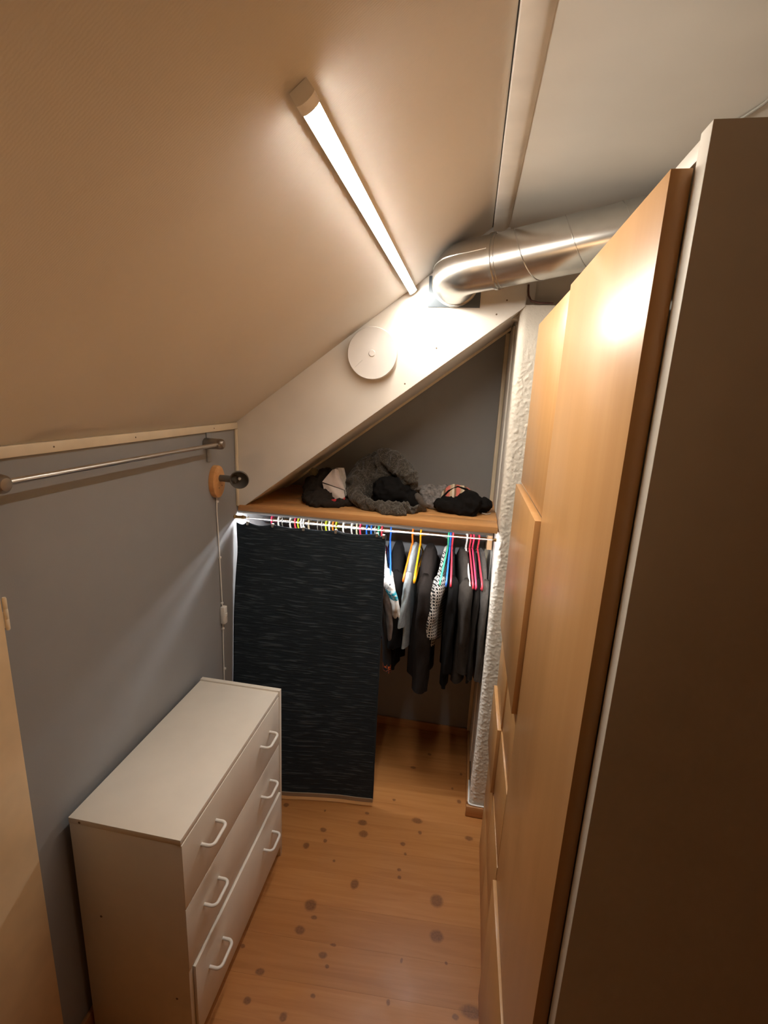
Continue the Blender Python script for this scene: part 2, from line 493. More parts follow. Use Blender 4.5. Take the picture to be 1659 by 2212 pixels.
def sweep(bm, pts, rad, seg=10, cap=True, sx=1.0):
    """tube along a polyline; rad is a number or a list"""
    pts = [Vector(p) for p in pts]
    n = len(pts)
    rads = [rad] * n if isinstance(rad, (int, float)) else rad
    tang = []
    for i in range(n):
        a = pts[max(i - 1, 0)]; b = pts[min(i + 1, n - 1)]
        tang.append((b - a).normalized())
    ref = Vector((0, 0, 1)) if abs(tang[0].z) < 0.9 else Vector((1, 0, 0))
    u = tang[0].cross(ref).normalized()
    rings = []
    for i in range(n):
        t = tang[i]
        u = (u - t * u.dot(t)).normalized()
        v = t.cross(u)
        rings.append([bm.verts.new(pts[i] + (u * math.cos(2 * PI * k / seg) * sx + v * math.sin(2 * PI * k / seg)) * rads[i]) for k in range(seg)])
    for i in range(n - 1):
        for k in range(seg):
            bm.faces.new((rings[i][k], rings[i][(k + 1) % seg], rings[i + 1][(k + 1) % seg], rings[i + 1][k]))
    if cap:
        bm.faces.new(list(reversed(rings[0]))); bm.faces.new(rings[-1])
    return rings

def tube(name, pts, rad, mat, parent=None, seg=10, world=True):
    bm = bmesh.new()
    sweep(bm, pts, rad, seg)
    return finish_bm(bm, name, mat, parent, world=world, auto=True)

def bez(p0, p1, p2, p3, n):
    p0, p1, p2, p3 = map(Vector, (p0, p1, p2, p3))
    out = []
    for i in range(n + 1):
        t = i / n; s = 1 - t
        out.append(p0 * s**3 + p1 * 3 * s * s * t + p2 * 3 * s * t * t + p3 * t**3)
    return out

def lathe(name, prof, mat, parent, center, axis=(0, 0, 1), seg=40, world=True):
    """prof: list of (radius, height along axis)"""
    bm = bmesh.new()
    ax = Vector(axis).normalized()
    ref = Vector((0, 0, 1)) if abs(ax.z) < 0.9 else Vector((1, 0, 0))
    u = ax.cross(ref).normalized(); v = ax.cross(u)
    c = Vector(center)
    rings = []
    for r, h in prof:
        if r < 1e-6:
            rings.append([bm.verts.new(c + ax * h)])
        else:
            rings.append([bm.verts.new(c + ax * h + (u * math.cos(2 * PI * k / seg) + v * math.sin(2 * PI * k / seg)) * r) for k in range(seg)])
    for a, b in zip(rings[:-1], rings[1:]):
        for k in range(seg):
            k2 = (k + 1) % seg
            if len(a) == 1 and len(b) == 1: continue
            if len(a) == 1: bm.faces.new((a[0], b[k], b[k2]))
            elif len(b) == 1: bm.faces.new((a[k], a[k2], b[0]))
            else: bm.faces.new((a[k], a[k2], b[k2], b[k]))
    return finish_bm(bm, name, mat, parent, world=world, auto=True)

def tag(o, label, cat, group=None):
    o['label'] = label; o['category'] = cat
    if group: o['group'] = group
    return o

def thing(name, label, cat, loc=(0, 0, 0), group=None, rz=0.0):
    o = bpy.data.objects.new(name, None)
    COL.objects.link(o)
    o.empty_display_size = 0.05
    o.location = loc
    o.rotation_euler = (0, 0, rz)
    return tag(o, label, cat, group)

def struct(o):
    o['kind'] = 'structure'
    return o

# ------------------------------------------------------------------ the room shell
XL = -0.903            # left knee wall
YG = 1.80              # gable board plane
YB = 2.31              # closet back wall
KZ = 1.616             # top of knee wall
SL = (2.297 - 1.616) / (0.017 + 0.903)
ZC = 2.297
XR = 0.82
Y0 = -2.4

fl = struct(box('floor', XL - 0.02, XR, Y0, YB + 0.02, -0.06, -0.018, 'dark', bev=0))
ang = math.radians(3.5)
ca, sa = math.cos(ang), math.sin(ang)
def clip_poly(poly, x0, x1, y0, y1):
    def cl(poly, inside, inter):
        out = []
        for i in range(len(poly)):
            a, b = poly[i], poly[(i + 1) % len(poly)]
            ia, ib = inside(a), inside(b)
            if ia: out.append(a)
            if ia != ib: out.append(inter(a, b))
        return out
    for idx, lim, sgn in ((0, x0, 1), (0, x1, -1), (1, y0, 1), (1, y1, -1)):
        if not poly: return poly
        ins = lambda p: sgn * (p[idx] - lim) >= 0
        def itx(a, b):
            t = (lim - a[idx]) / (b[idx] - a[idx])
            return (a[0] + t * (b[0] - a[0]), a[1] + t * (b[1] - a[1]))
        poly = cl(poly, ins, itx)
    return poly
PW = 0.1185
v0 = -(-0.1) * sa + 1.0745 * ca
for i in range(-32, 14):
    va, vb = v0 + i * PW + 0.0001, v0 + (i + 1) * PW - 0.0001
    poly = [(u * ca - v * sa, u * sa + v * ca) for u, v in ((-1.6, va), (1.6, va), (1.6, vb), (-1.6, vb))]
    poly = clip_poly(poly, XL, XR - 0.01, Y0, YB)
    if len(poly) < 3: continue
    bm = bmesh.new()
    top = [bm.verts.new((x, y, 0.0)) for x, y in poly]
    bot = [bm.verts.new((x, y, -0.017)) for x, y in poly]
    bm.faces.new(top); bm.faces.new(list(reversed(bot)))
    n = len(poly)
    for k in range(n):
        bm.faces.new((top[k], bot[k], bot[(k + 1) % n], top[(k + 1) % n]))
    tope = [e for e in bm.edges if all(abs(v.co.z) < 1e-6 for v in e.verts)]
    bmesh.ops.bevel(bm, geom=tope, offset=0.00012, segments=1, affect='EDGES')
    finish_bm(bm, 'plank', 'floor', fl)

struct(box('wall_left', XL - 0.05, XL, Y0, YB, 0, KZ + 0.005, 'blue_wall', bev=0))
struct(box('wall_right', XR, XR + 0.05, Y0, YB, 0, ZC, 'pine_dark', bev=0))  # dark tone chosen to bounce less light into the room
struct(box('wall_near', XL - 0.05, XR + 0.05, Y0 - 0.05, Y0, 0, ZC + 0.05, 'back_wall', bev=0))

# ceiling: flat part with a sloped panel and a cover strip
ce = struct(box('ceiling', 0.017, XR + 0.05, Y0, 1.96, ZC, ZC + 0.04, 'ceil', bev=0))
prism_xz('sloped_panel', [(XL - 0.05, KZ - 0.05 * SL), (0.016, ZC - 0.0007), (0.016, ZC + 0.05), (XL - 0.05, KZ - 0.05 * SL + 0.05)], Y0, 1.83, 'wallpaper', ce)
prism_xz('cover_strip', [(0.0185, ZC), (0.0185, ZC - 0.010), (0.0205, ZC - 0.012), (0.054, ZC - 0.012), (0.062, ZC - 0.006), (0.069, ZC)], Y0, 1.80, 'strip', ce)
prism_xz('gap', [(0.0160, ZC - 0.0012), (0.0180, ZC - 0.0004), (0.0180, ZC + 0.001), (0.0160, ZC)], Y0, 1.80, 'dark', ce)

# far gable board with the triangular opening below it
gb = struct(prism_xz('wall_far', [(XL, 1.262), (XL, KZ), (0.0165, 2.2965), (0.075, 2.2965), (0.075, 2.128), (0.147, 2.128), (0.147, 2.056), (0.1335, 2.046)], YG, YG + 0.028, 'board', bev=0.0012))
for (x, z) in ((-0.245, 1.79), (0.055, 2.030), (0.085, 2.075), (-0.14, 1.915)):
    lathe('screw_head', [(0, 0.0012), (0.0022, 0.001), (0.003, 0)], 'nail', gb, (x, YG, z), (0, -1, 0), 10)
# closet interior
struct(box('wall_closet_back', XL, 0.30, YB, YB + 0.04, 0, 2.15, 'blue_wall', bev=0))
struct(prism_xz('ceiling_closet', [(XL, 1.262), (0.1335, 2.046), (0.1335, 2.09), (XL, 1.31)], YG + 0.0285, YB, 'board'))
struct(prism_xz('trim_1', [(XL, 1.262 - 0.012), (0.1335, 2.034), (0.1335, 2.0455), (XL, 1.2615)], YB - 0.10, YB - 0.088, 'trim'))
struct(box('wall_closet_right', 0.139, 0.18, 1.858, YB, 0, 2.15, 'board', bev=0))
struct(box('trim_2', 0.118, 0.1385, YB - 0.028, YB - 0.001, 0.05, 2.03, 'trim', bev=0.002))
struct(box('trim_3', 0.1335, 0.1388, 2.06, YB - 0.03, 0.05, 2.03, 'strip', bev=0.001))
# upper wall right of the gable board, set back
struct(box('wall_upper', 0.0, XR, 1.90, 1.955, 2.03, ZC, 'ceil', bev=0))
struct(box('wall_behind_wardrobe', 0.40, XR, 1.90, 1.955, 0.0, 2.03, 'ceil', bev=0))

# plastered pillar : rough displaced surface around the front left corner
def pillar():
    prof = []
    x0, yf, R = 0.135, YG + 0.002, 0.022
    for i in range(8): prof.append((x0, 1.862 - (1.862 - yf - R) * i / 7.0, (-1, 0)))
    for i in range(1, 10):
        a = PI / 2 * i / 10
        prof.append((x0 + R - R * math.cos(a), yf + R - R * math.sin(a), (-math.cos(a), -math.sin(a))))
    for i in range(0, 70): prof.append((x0 + R + 0.0035 * i, yf, (0, -1)))
    rows = 620
    z1 = 2.062
    verts, faces = [], []
    nc = len(prof)
    for r in range(rows + 1):
        z = 0.0 + z1 * r / rows
        smooth_top = max(0.0, min(1.0, (2.0 - z) / 0.16))
        for ci, (x, y, nn) in enumerate(prof):
            p = Vector((x * 125, y * 125, z * 105))
            d = noise.noise(p) + 0.5 * noise.noise(p * 2.1)
            d = max(-0.15, d) * 0.0036 * smooth_top
            if ci < 8: d *= 0.45
            w = 0.004 * noise.noise(Vector((x * 3, y * 3, z * 2.5)))
            verts.append((x + nn[0] * (d + w), y + nn[1] * (d + w), z))
    for r in range(rows):
        for c in range(nc - 1):
            a = r * nc + c
            faces.append((a, a + 1, a + nc + 1, a + nc))
    xe = prof[-1][0]
    base = len(verts)
    # top cap and back box
    verts += [(xe, 1.90, 0), (xe, 1.90, z1), (0.139, 1.90, z1), (0.139, 1.90, 0)]
    topr = rows * nc
    faces.append([topr + c for c in range(nc)] + [base + 1, base + 2])
    faces.append([nc - 1, base, base + 1, topr + nc - 1])
    me = pdata('wall_pillar', verts, faces)
    o = link('wall_pillar', me, 'plaster')
    for p in me.polygons: p.use_smooth = True
    me.set_sharp_from_angle(angle=math.radians(60))
    return struct(o)
pl = pillar()

# trims of the knee wall
t4 = struct(box('trim_4', XL, XL + 0.010, Y0 + 0.01, YG - 0.001, 1.593, 1.617, 'trim', bev=0.002))
for y in (0.93, 1.20, 1.62): lathe('nail_head', [(0, 0.001), (0.0018, 0.0008), (0.0022, 0)], 'nail', t4, (XL + 0.010, y, 1.605), (1, 0, 0), 8)
struct(box('trim_5', XL, XL + 0.012, YG - 0.012, YG - 0.0005, 1.285, 1.592, 'trim', bev=0.004))
struct(box('baseboard_left', XL, XL + 0.012, Y0 + 0.02, 1.75, 0.0, 0.055, 'pine_dark', bev=0.003))
struct(box('baseboard_closet', XL + 0.03, 0.131, YB - 0.013, YB - 0.0005, 0.0, 0.045, 'pine_dark', bev=0.003))
struct(box('baseboard_closet_right', 0.122, 0.1345, 1.812, YB - 0.03, 0.0, 0.052, 'pine_dark', bev=0.002))
struct(box('baseboard_pillar', 0.120, 0.40, 1.784, 1.7975, 0.0015, 0.052, 'pine_dark', bev=0.002))

# cream door leaf at the left with its hinge
d1 = struct(box('door_1', XL + 0.001, XL + 0.012, -0.10, 0.760, 0.012, 1.575, 'door', bev=0.002))
hg = lathe('hinge', [(0, -0.034), (0.003, -0.034), (0.0042, -0.032), (0.0042, -0.011), (0.0036, -0.010), (0.0042, -0.009), (0.0042, 0.011), (0.0036, 0.012), (0.0042, 0.013), (0.0042, 0.034), (0.003, 0.037), (0, 0.037)], 'trim', d1, (XL + 0.013, 0.7655, 1.283), (0, 0, 1), 16)
box('hinge_leaf', XL + 0.0005, XL + 0.0025, 0.766, 0.776, 1.250, 1.285, 'trim', d1, bev=0.0004)

# ------------------------------------------------------------------ ceiling lamp
th = math.atan(SL)
nrm = Vector((math.sin(th), 0, -math.cos(th)))       # pointing into the room
alongS = Vector((math.cos(th), 0, math.sin(th)))
def on_slope(x, y, d=0.0):
    return Vector((x, y, KZ + SL * (x - XL))) + nrm * d
la = thing('ceiling_light', 'long glowing white tube lamp on the sloped ceiling', 'lamp', tuple(on_slope(-0.240, 1.22)))
def slope_bar(name, prof, ya, yb, mat, parent, cap=True, smooth=True):
    """prof : (s along slope, d into room)"""
    bm = bmesh.new()
    rings = []
    for y in (ya, yb):
        rings.append([bm.verts.new(on_slope(-0.240, y) + alongS * s + nrm * d) for s, d in prof])
    n = len(prof)
    for k in range(n):
        bm.faces.new((rings[0][k], rings[0][(k + 1) % n], rings[1][(k + 1) % n], rings[1][k]))
    bm.faces.new(rings[0]); bm.faces.new(list(reversed(rings[1])))
    return finish_bm(bm, name, mat, parent, auto=True)
half = [(0.0125 * math.cos(a), 0.0165 + 0.0034 * math.sin(a)) for a in [PI * i / 14 for i in range(15)]]
slope_bar('housing', [(-0.0126, 0.0006), (0.0126, 0.0006), (0.0126, 0.0164), (-0.0126, 0.0164)], 0.672, 1.780, 'plastic_white', la)
slope_bar('diffuser_tube', half, 0.682, 1.775, 'tube', la)
capp = [(0.0142 * math.cos(a), 0.0165 + 0.0042 * math.sin(a)) for a in [PI * i / 14 for i in range(15)]] + [(-0.0135, 0.0006), (0.0135, 0.0006)]
slope_bar('end_cap', capp, 0.660, 0.682, 'plastic_white', la)
slope_bar('end_cap', capp, 1.775, 1.786, 'plastic_white', la)

# ------------------------------------------------------------------ chest of drawers
CX0, CX1, CY0, CY1 = -0.882, -0.583, 0.839, 1.455
ch = thing('chest_of_drawers', 'white chest of three drawers against the blue-grey wall', 'chest', ((CX0 + CX1) / 2, (CY0 + CY1) / 2, 0))
box('top_panel', CX0, CX1 - 0.001, CY0 - 0.001, CY1 - 0.0165, 0.699, 0.715, 'laminate', ch, 0.001)
box('side_panel', CX0, CX1 - 0.001, CY0, CY0 + 0.016, 0, 0.6985, 'laminate', ch, 0.001)
box('side_panel', CX0, CX1 + 0.003, CY1 - 0.016, CY1, 0, 0.720, 'laminate', ch, 0.001)
box('back_panel', CX0 + 0.001, CX0 + 0.006, CY0 + 0.0165, CY1 - 0.0165, 0.02, 0.698, 'laminate', ch, 0)
box('plinth', CX1 - 0.045, CX1 - 0.030, CY0 + 0.017, CY1 - 0.017, 0, 0.055, 'laminate', ch, 0.001)
for sy in (CY0 + 0.004, ):
    for (x, z) in ((CX0 + 0.03, 0.706), (CX0 + 0.06, 0.42), (CX1 - 0.04, 0.20)):
        lathe('screw_cap', [(0, 0.0008), (0.003, 0.0006), (0.0035, 0)], 'nail', ch, (x, CY0 - 0.0012 if z > 0.7 else CY0, z - 0.0), (0, -1, 0), 10)
def drawer(z0, z1, xf, y0, y1, hz):
    d = box('drawer', CX1 - 0.24, xf - 0.0165, y0 + 0.02, y1 - 0.02, z0 + 0.012, z1 - 0.03, 'laminate', ch, 0.001)
    orig = d
    f = box('drawer_front', xf - 0.016, xf, y0, y1, z0, z1, 'laminate', None, 0.0012)
    f.data.transform(Matrix.Translation(-origin_of(ch))); f.parent = d
    for yc in (0.957, 1.318):
        pts = []
        x1, hw = xf + 0.032, 0.037
        path = [(xf - 0.001, yc - hw), (xf + 0.018, yc - hw)]
        for i in range(1, 6):
            a = PI / 2 * i / 6
            path.append((xf + 0.018 + 0.014 * math.sin(a), yc - hw + 0.014 * (1 - math.cos(a))))
        path.append((x1, yc - hw + 0.014))
        full = path + [(p[0], 2 * yc - p[1]) for p in reversed(path)]
        h = tube('handle', [(x, y, hz) for x, y in full], 0.0046, 'plastic_white', None, 10)
        h.data.transform(Matrix.Translation(-origin_of(ch))); h.parent = d
    return d
FY0, FY1 = CY0 + 0.0005, CY1 - 0.0175
drawer(0.5045, 0.6975, CX1 + 0.0005, FY0, FY1, 0.617)
drawer(0.3050, 0.5030, CX1 + 0.0005, FY0, FY1, 0.422)
drawer(0.0560, 0.2985, CX1 + 0.0065, CY0 + 0.018, FY1 - 0.001, 0.205)

# ------------------------------------------------------------------ wardrobes
FX = 0.193
w1 = thing('wardrobe', 'beech wardrobe with one long door and cream frame, nearest on the right', 'wardrobe', (0.48, 0.82, 0))
box('side_panel', FX, 0.79, 0.555, 0.5805, 0, 2.006, 'frame_white', w1, 0.001)
box('side_panel', FX, 0.79, 1.070, 1.0895, 0, 2.0, 'frame_white', w1, 0.001)
box('top_panel', FX + 0.002, 0.79, 0.581, 1.0695, 1.985, 2.003, 'frame_white', w1, 0.001)
box('back_panel', 0.784, 0.79, 0.581, 1.0695, 0.06, 1.984, 'frame_white', w1, 0)
box('plinth', FX + 0.006, FX + 0.022, 0.581, 1.0695, 0, 0.06, 'frame_white', w1, 0)
box('door', 0.172, FX - 0.0003, 0.5830, 1.0915, 0.500, 1.978, 'beech', w1, 0.0008)
bm = bmesh.new(); bm_box(bm, 0.171, FX - 0.004, 0.5830, 1.0915, 0.066, 0.493, 0.0008)
bmesh.ops.rotate(bm, verts=bm.verts, cent=(0.19, 0.585, 0), matrix=Matrix.Rotation(math.radians(0.9), 3, 'Z'))
finish_bm(bm, 'drawer_front', 'beech', w1, auto=True)

w2 = thing('wardrobe', 'beech wardrobe with two short doors above small drawer fronts, next to the pillar', 'wardrobe', (0.48, 1.34, 0))
box('side_panel', FX, 0.79, 1.0905, 1.108, 0, 1.99, 'frame_white', w2, 0.001)
box('side_panel', FX, 0.79, 1.572, 1.590, 0, 1.99, 'frame_white', w2, 0.001)
box('top_panel', FX + 0.002, 0.79, 1.1085, 1.5715, 1.970, 1.988, 'frame_white', w2, 0.001)
box('plinth', FX + 0.003, FX + 0.02, 1.1085, 1.5715, 0, 0.06, 'frame_white', w2, 0)
box('door', 0.1745, FX - 0.001, 1.0935, 1.590, 1.4985, 1.972, 'beech', w2, 0.0008)
box('door', 0.1590, 0.1785, 1.0935, 1.585, 1.002, 1.4920, 'beech', w2, 0.0008)['label'] = 'door standing slightly proud of the one above'
rowz = [(0.772, 0.993), (0.537, 0.766), (0.302, 0.531), (0.066, 0.296)]
xfar = [0.1705, 0.1610, 0.1720, 0.1725]
xnear = [0.1750, 0.1715, 0.1705, 0.1725]
for (z0, z1), xa, xb in zip(rowz, xfar, xnear):
    box('drawer_front', xa, xa + 0.018, 1.3450, 1.590, z0, z1, 'beech', w2, 0.0008)
    box('drawer_front', xb, xb + 0.018, 1.0935, 1.3420, z0, z1, 'beech', w2, 0.0008)

# ------------------------------------------------------------------ wall rail (towel-bar like clothes rail) on the left wall
rl = thing('clothes_rail', 'brushed steel clothes rail mounted along the blue-grey wall', 'rail', (XL, 1.19, 1.556))
tube('rod', [(-0.850, 0.765, 1.556), (-0.850, 1.565, 1.556)], 0.0065, 'steel', rl, 16)
def bracket(y, sgn):
    lathe('bracket', [(0, 0), (0.0175, 0), (0.0185, 0.002), (0.0185, 0.058), (0.0170, 0.066), (0.012, 0.071), (0, 0.0725)], 'dark_steel', rl, (XL + 0.0002, y, 1.556), (1, 0, 0), 28)
bracket(0.752, 1); bracket(1.572, -1)
box('mounting_plate', XL + 0.0002, XL + 0.005, 1.578, 1.603, 1.49, 1.592, 'blue_wall', rl, 0.001)

# ------------------------------------------------------------------ wall lamp with cable and switch
wl = thing('wall_lamp', 'unlit wall spotlight with oval wooden plate, white cable and switch', 'lamp', (XL, 1.635, 1.412))
def oval(name, c, ry, rz, t, mat, parent):
    bm = bmesh.new()
    prev = None
    rings = []
    for (s, h) in ((1.0, 0.0), (1.0, t * 0.6), (0.97, t * 0.88), (0.90, t), (0.0, t)):
        if s == 0.0: rings.append([bm.verts.new((c[0] + h, c[1], c[2]))])
        else: rings.append([bm.verts.new((c[0] + h, c[1] + ry * s * math.cos(2 * PI * k / 40), c[2] + rz * s * math.sin(2 * PI * k / 40))) for k in range(40)])
    for a, b in zip(rings[:-1], rings[1:]):
        for k in range(40):
            k2 = (k + 1) % 40
            if len(b) == 1: bm.faces.new((a[k], a[k2], b[0]))
            else: bm.faces.new((a[k], a[k2], b[k2], b[k]))
    bm.faces.new(list(reversed(rings[0])))
    return finish_bm(bm, name, mat, parent, auto=True)
bp = oval('wall_plate', (XL + 0.0003, 1.628, 1.412), 0.044, 0.060, 0.020, 'pine', wl)
for (dy, dz) in ((-0.006, -0.022), (0.016, -0.016)):
    o = lathe('screw', [(0, 0.001), (0.002, 0.0008), (0.0026, 0)], 'nail', None, (XL + 0.0203, 1.628 + dy, 1.412 + dz), (1, 0, 0), 10)
    o.data.transform(Matrix.Translation(-origin_of(wl))); o.parent = bp
tube('arm', [(XL + 0.018, 1.632, 1.425), (XL + 0.035, 1.632, 1.425), (XL + 0.085, 1.628, 1.424)], [0.012, 0.0125, 0.0125], 'dark_metal', wl, 18)
hd = Vector((0.35, -0.90, -0.22)).normalized()
hc = Vector((XL + 0.098, 1.628, 1.430))
R = 0.034
outer = [(0, -R * 0.55)] + [(R * math.sin(a), -R * 0.55 + R * (1 - math.cos(a))) for a in [PI / 2 * i / 10 for i in range(1, 11)]]
inner = [(r * 0.94, h + 0.0012) for r, h in reversed(outer)]
sh = lathe('lamp_shade', outer + inner, 'dark_metal', wl, tuple(hc), tuple(hd), 32)
lathe('bulb', [(0, -0.004), (0.004, -0.003), (0.006, 0.002), (0.005, 0.006), (0.003, 0.008), (0, 0.008)], 'bulb', wl, tuple(hc), tuple(hd), 18)
tube('cable', [(XL + 0.004, 1.632, 1.356), (XL + 0.004, 1.629, 1.30), (XL + 0.004, 1.634, 1.20), (XL + 0.004, 1.640, 1.05), (XL + 0.004, 1.645, 0.92), (XL + 0.004, 1.645, 0.83), (XL + 0.004, 1.641, 0.72), (XL + 0.004, 1.640, 0.55), (XL + 0.005, 1.64, 0.30)], 0.0026, 'plastic_white', wl, 8)
for z in (1.335, 1.115, 0.925, 0.815, 0.635):
    box('cable_clip', XL + 0.0003, XL + 0.008, 1.630 + (1.335 - z) * 0.02, 1.640 + (1.335 - z) * 0.02, z - 0.004, z + 0.004, 'plastic_white', wl, 0.001)
sw = box('switch', XL + 0.0003, XL + 0.020, 1.632, 1.656, 0.840, 0.912, 'plastic_white', wl, 0.004)
o = box('rocker', XL + 0.019, XL + 0.023, 1.638, 1.650, 0.872, 0.884, 'plastic_white', None, 0.001)
o.data.transform(Matrix.Translation(-origin_of(wl))); o.parent = sw

# ------------------------------------------------------------------ round wall fixture on the gable board
fx = thing('round_wall_fixture', 'round white disc fixture with centre button on the gable board', 'fixture', (-0.362, YG, 1.888))
lathe('base_ring', [(0, 0), (0.080, 0), (0.080, 0.018), (0.074, 0.022), (0, 0.022)], 'disc', fx, (-0.362, YG - 0.0002, 1.888), (0, -1, 0), 56)
lathe('cover_disc', [(0, 0.0225), (0.086, 0.0225), (0.0895, 0.026), (0.0895, 0.033), (0.0875, 0.0365), (0.084, 0.0360), (0.030, 0.0375), (0, 0.038)], 'disc', fx, (-0.362, YG, 1.888), (0, -1, 0), 64)
lathe('centre_button', [(0, 0.041), (0.010, 0.0408), (0.012, 0.039), (0.012, 0.0372), (0, 0.0372)], 'disc', fx, (-0.362, YG, 1.888), (0, -1, 0), 28)
tube('seam_rib', [(-0.362 - 0.035, YG - 0.0373, 1.888 - 0.024), (-0.362 - 0.062, YG - 0.0366, 1.888 - 0.050)], 0.0012, 'disc', fx, 6)

# ------------------------------------------------------------------ ventilation duct
DR = 0.0755
dA = Vector((0.034, 1.622, 2.150)); dB = Vector((0.58, 1.415, 2.216))
ddir = (dB - dA).normalized()
du = thing('ventilation_duct', 'shiny galvanised spiral duct with elbow under the ceiling', 'duct', (-0.09, YG, 2.13))
box('wall_plate', -0.180, -0.003, YG - 0.0045, YG - 0.0003, 2.049, 2.148, 'plate', du, 0.0006)
e0 = Vector((-0.090, YG - 0.005, 2.128))
path = bez(e0, e0 + Vector((0, -0.175, 0.004)), dA - ddir * 0.095, dA, 22)
bm = bmesh.new(); sweep(bm, path, DR, 48, cap=False)
finish_bm(bm, 'elbow', 'galv', du, auto=True)
def ring_at(name, c, d, r, w, h):
    lathe(name, [(r - 0.002, -w), (r + h, -w), (r + h, w), (r - 0.002, w)], 'galv', du, tuple(c), tuple(d), 48)
ring_at('wall_collar', e0 + Vector((0, -0.006, 0)), (0, 1, 0), DR, 0.004, 0.004)
ring_at('wall_collar', e0 + Vector((0, -0.018, 0)), (0, 1, 0), DR, 0.0022, 0.0025)
ring_at('joint_ring', dA, ddir, DR, 0.0045, 0.0035)
ring_at('joint_ring', dA + ddir * 0.013, ddir, DR, 0.0015, 0.0015)
bm = bmesh.new(); sweep(bm, [dA, dA + ddir * 0.05, dA + (dB - dA) * 0.5, dB], DR - 0.0008, 48, cap=True)
finish_bm(bm, 'pipe', 'galv', du, auto=True)
# raised seam along the outside of the elbow
uaxis = Vector((0, 0, 1))
sm = []
for i, p in enumerate(path):
    t = (path[min(i + 1, len(path) - 1)] - path[max(i - 1, 0)]).normalized()
    side = t.cross(Vector((0, 0, 1))).normalized()
    side = -side if side.y > 0 or (abs(side.y) < 0.2 and side.x > 0) else side
    up = side.cross(t).normalized()
    if up.z < 0: up = -up
    a = math.radians(16)
    sm.append(p + (side * math.cos(a) + up * math.sin(a)) * (DR + 0.0004))
tube('elbow_seam', sm, 0.0018, 'galv', du, 6)
# helical seam of the spiral pipe
u = ddir.cross(Vector((0, 0, 1))).normalized(); v = ddir.cross(u)
L = (dB - dA).length
pitch = 0.140
hel = []
for i in range(240):
    s = 0.004 + (L - 0.01) * i / 239
    a = 2 * PI * s / pitch + 2.3
    hel.append(dA + ddir * s + (u * math.cos(a) + v * math.sin(a)) * (DR - 0.0004))
tube('spiral_seam', hel, 0.0014, 'galv', du, 6)
for s, a in ((0.020, 3.55), (0.024, 3.85), (0.030, 3.75), (0.016, 5.2)):
    p = dA + ddir * s
    n_ = (u * math.cos(a) + v * math.sin(a))
    lathe('rivet', [(0, 0.0022), (0.0025, 0.0018), (0.0035, 0)], 'chrome', du, tuple(p + n_ * (DR - 0.001)), tuple(n_), 10)

# small cables by the duct and on the ceiling
cb = tag(tube('cable', [(0.1495, YG - 0.004, 2.124), (0.1505, YG - 0.004, 2.105), (0.153, YG - 0.004, 2.090), (0.163, YG - 0.005, 2.074), (0.185, YG - 0.006, 2.068), (0.235, YG - 0.006, 2.066)], 0.0032, 'cable_red', None, 8),
         'thin dark red cable bending beside the gable board below the duct', 'cable')
cb2 = tag(tube('cable', [(0.452, 1.20, 2.2925), (0.460, 1.175, 2.2925), (0.468, 1.15, 2.2925), (0.473, 1.13, 2.2925), (0.476, 1.10, 2.2925), (0.480, 1.04, 2.2925)], 0.003, 'cable_grey', None, 8),
          'thin grey cable on the flat ceiling above the tall wardrobe', 'cable')
cb3 = tag(tube('cable', [(0.1315, 1.93, 0.056), (0.1305, 1.86, 0.056), (0.130, 1.825, 0.0565), (0.1295, 1.808, 0.057), (0.132, 1.7965, 0.057), (0.141, 1.793, 0.0565), (0.165, 1.792, 0.056), (0.197, 1.792, 0.056)], 0.0036, 'plastic_white', None, 8),
          'white cable bending round the foot of the plaster pillar on the baseboard', 'cable')

# ------------------------------------------------------------------ closet shelf, LED strip, rod
SZ = 1.288
sf = thing('closet_shelf', 'orange pine shelf board carrying the heap of clothes', 'shelf', (-0.38, 2.05, 1.263))
ys = [1.7985, 1.905, 2.02, 2.14, 2.232, 2.305]
for a, b in zip(ys[:-1], ys[1:]):
    box('board', XL + 0.0035, 0.1355 if a > 1.86 else 0.133, a + 0.0001, b - 0.0001, 1.2640, SZ, 'pine', sf, 0.0006)
ls = thing('led_strip', 'bright white strip light under the pine shelf edge', 'lamp', (-0.38, 1.812, 1.2638))
box('profile', XL + 0.002, 0.118, 1.8012, 1.8270, 1.2600, 1.2638, 'alu', ls, 0.0008)
box('profile_lip', XL + 0.002, 0.118, 1.7995, 1.8010, 1.2535, 1.2638, 'alu', ls, 0.0003)
box('diffuser', XL + 0.004, 0.116, 1.8120, 1.8245, 1.2586, 1.2599, 'led', ls, 0.0004)
RY, RZ = 2.05, 1.180
rd = thing('closet_rod', 'chrome hanging rod below the pine shelf', 'rod', (-0.38, RY, RZ))
tube('outer_tube', [(XL + 0.001, RY, RZ - 0.0125), (0.062, RY, RZ - 0.0125)], 0.0115, 'chrome', rd, 20)
tube('inner_tube', [(0.0625, RY, RZ - 0.0125), (0.111, RY, RZ - 0.0125)], 0.0092, 'chrome', rd, 20)
box('support_block', 0.1115, 0.1325, RY - 0.028, RY + 0.028, 1.130, 1.2200, 'beech_light', rd, 0.002)
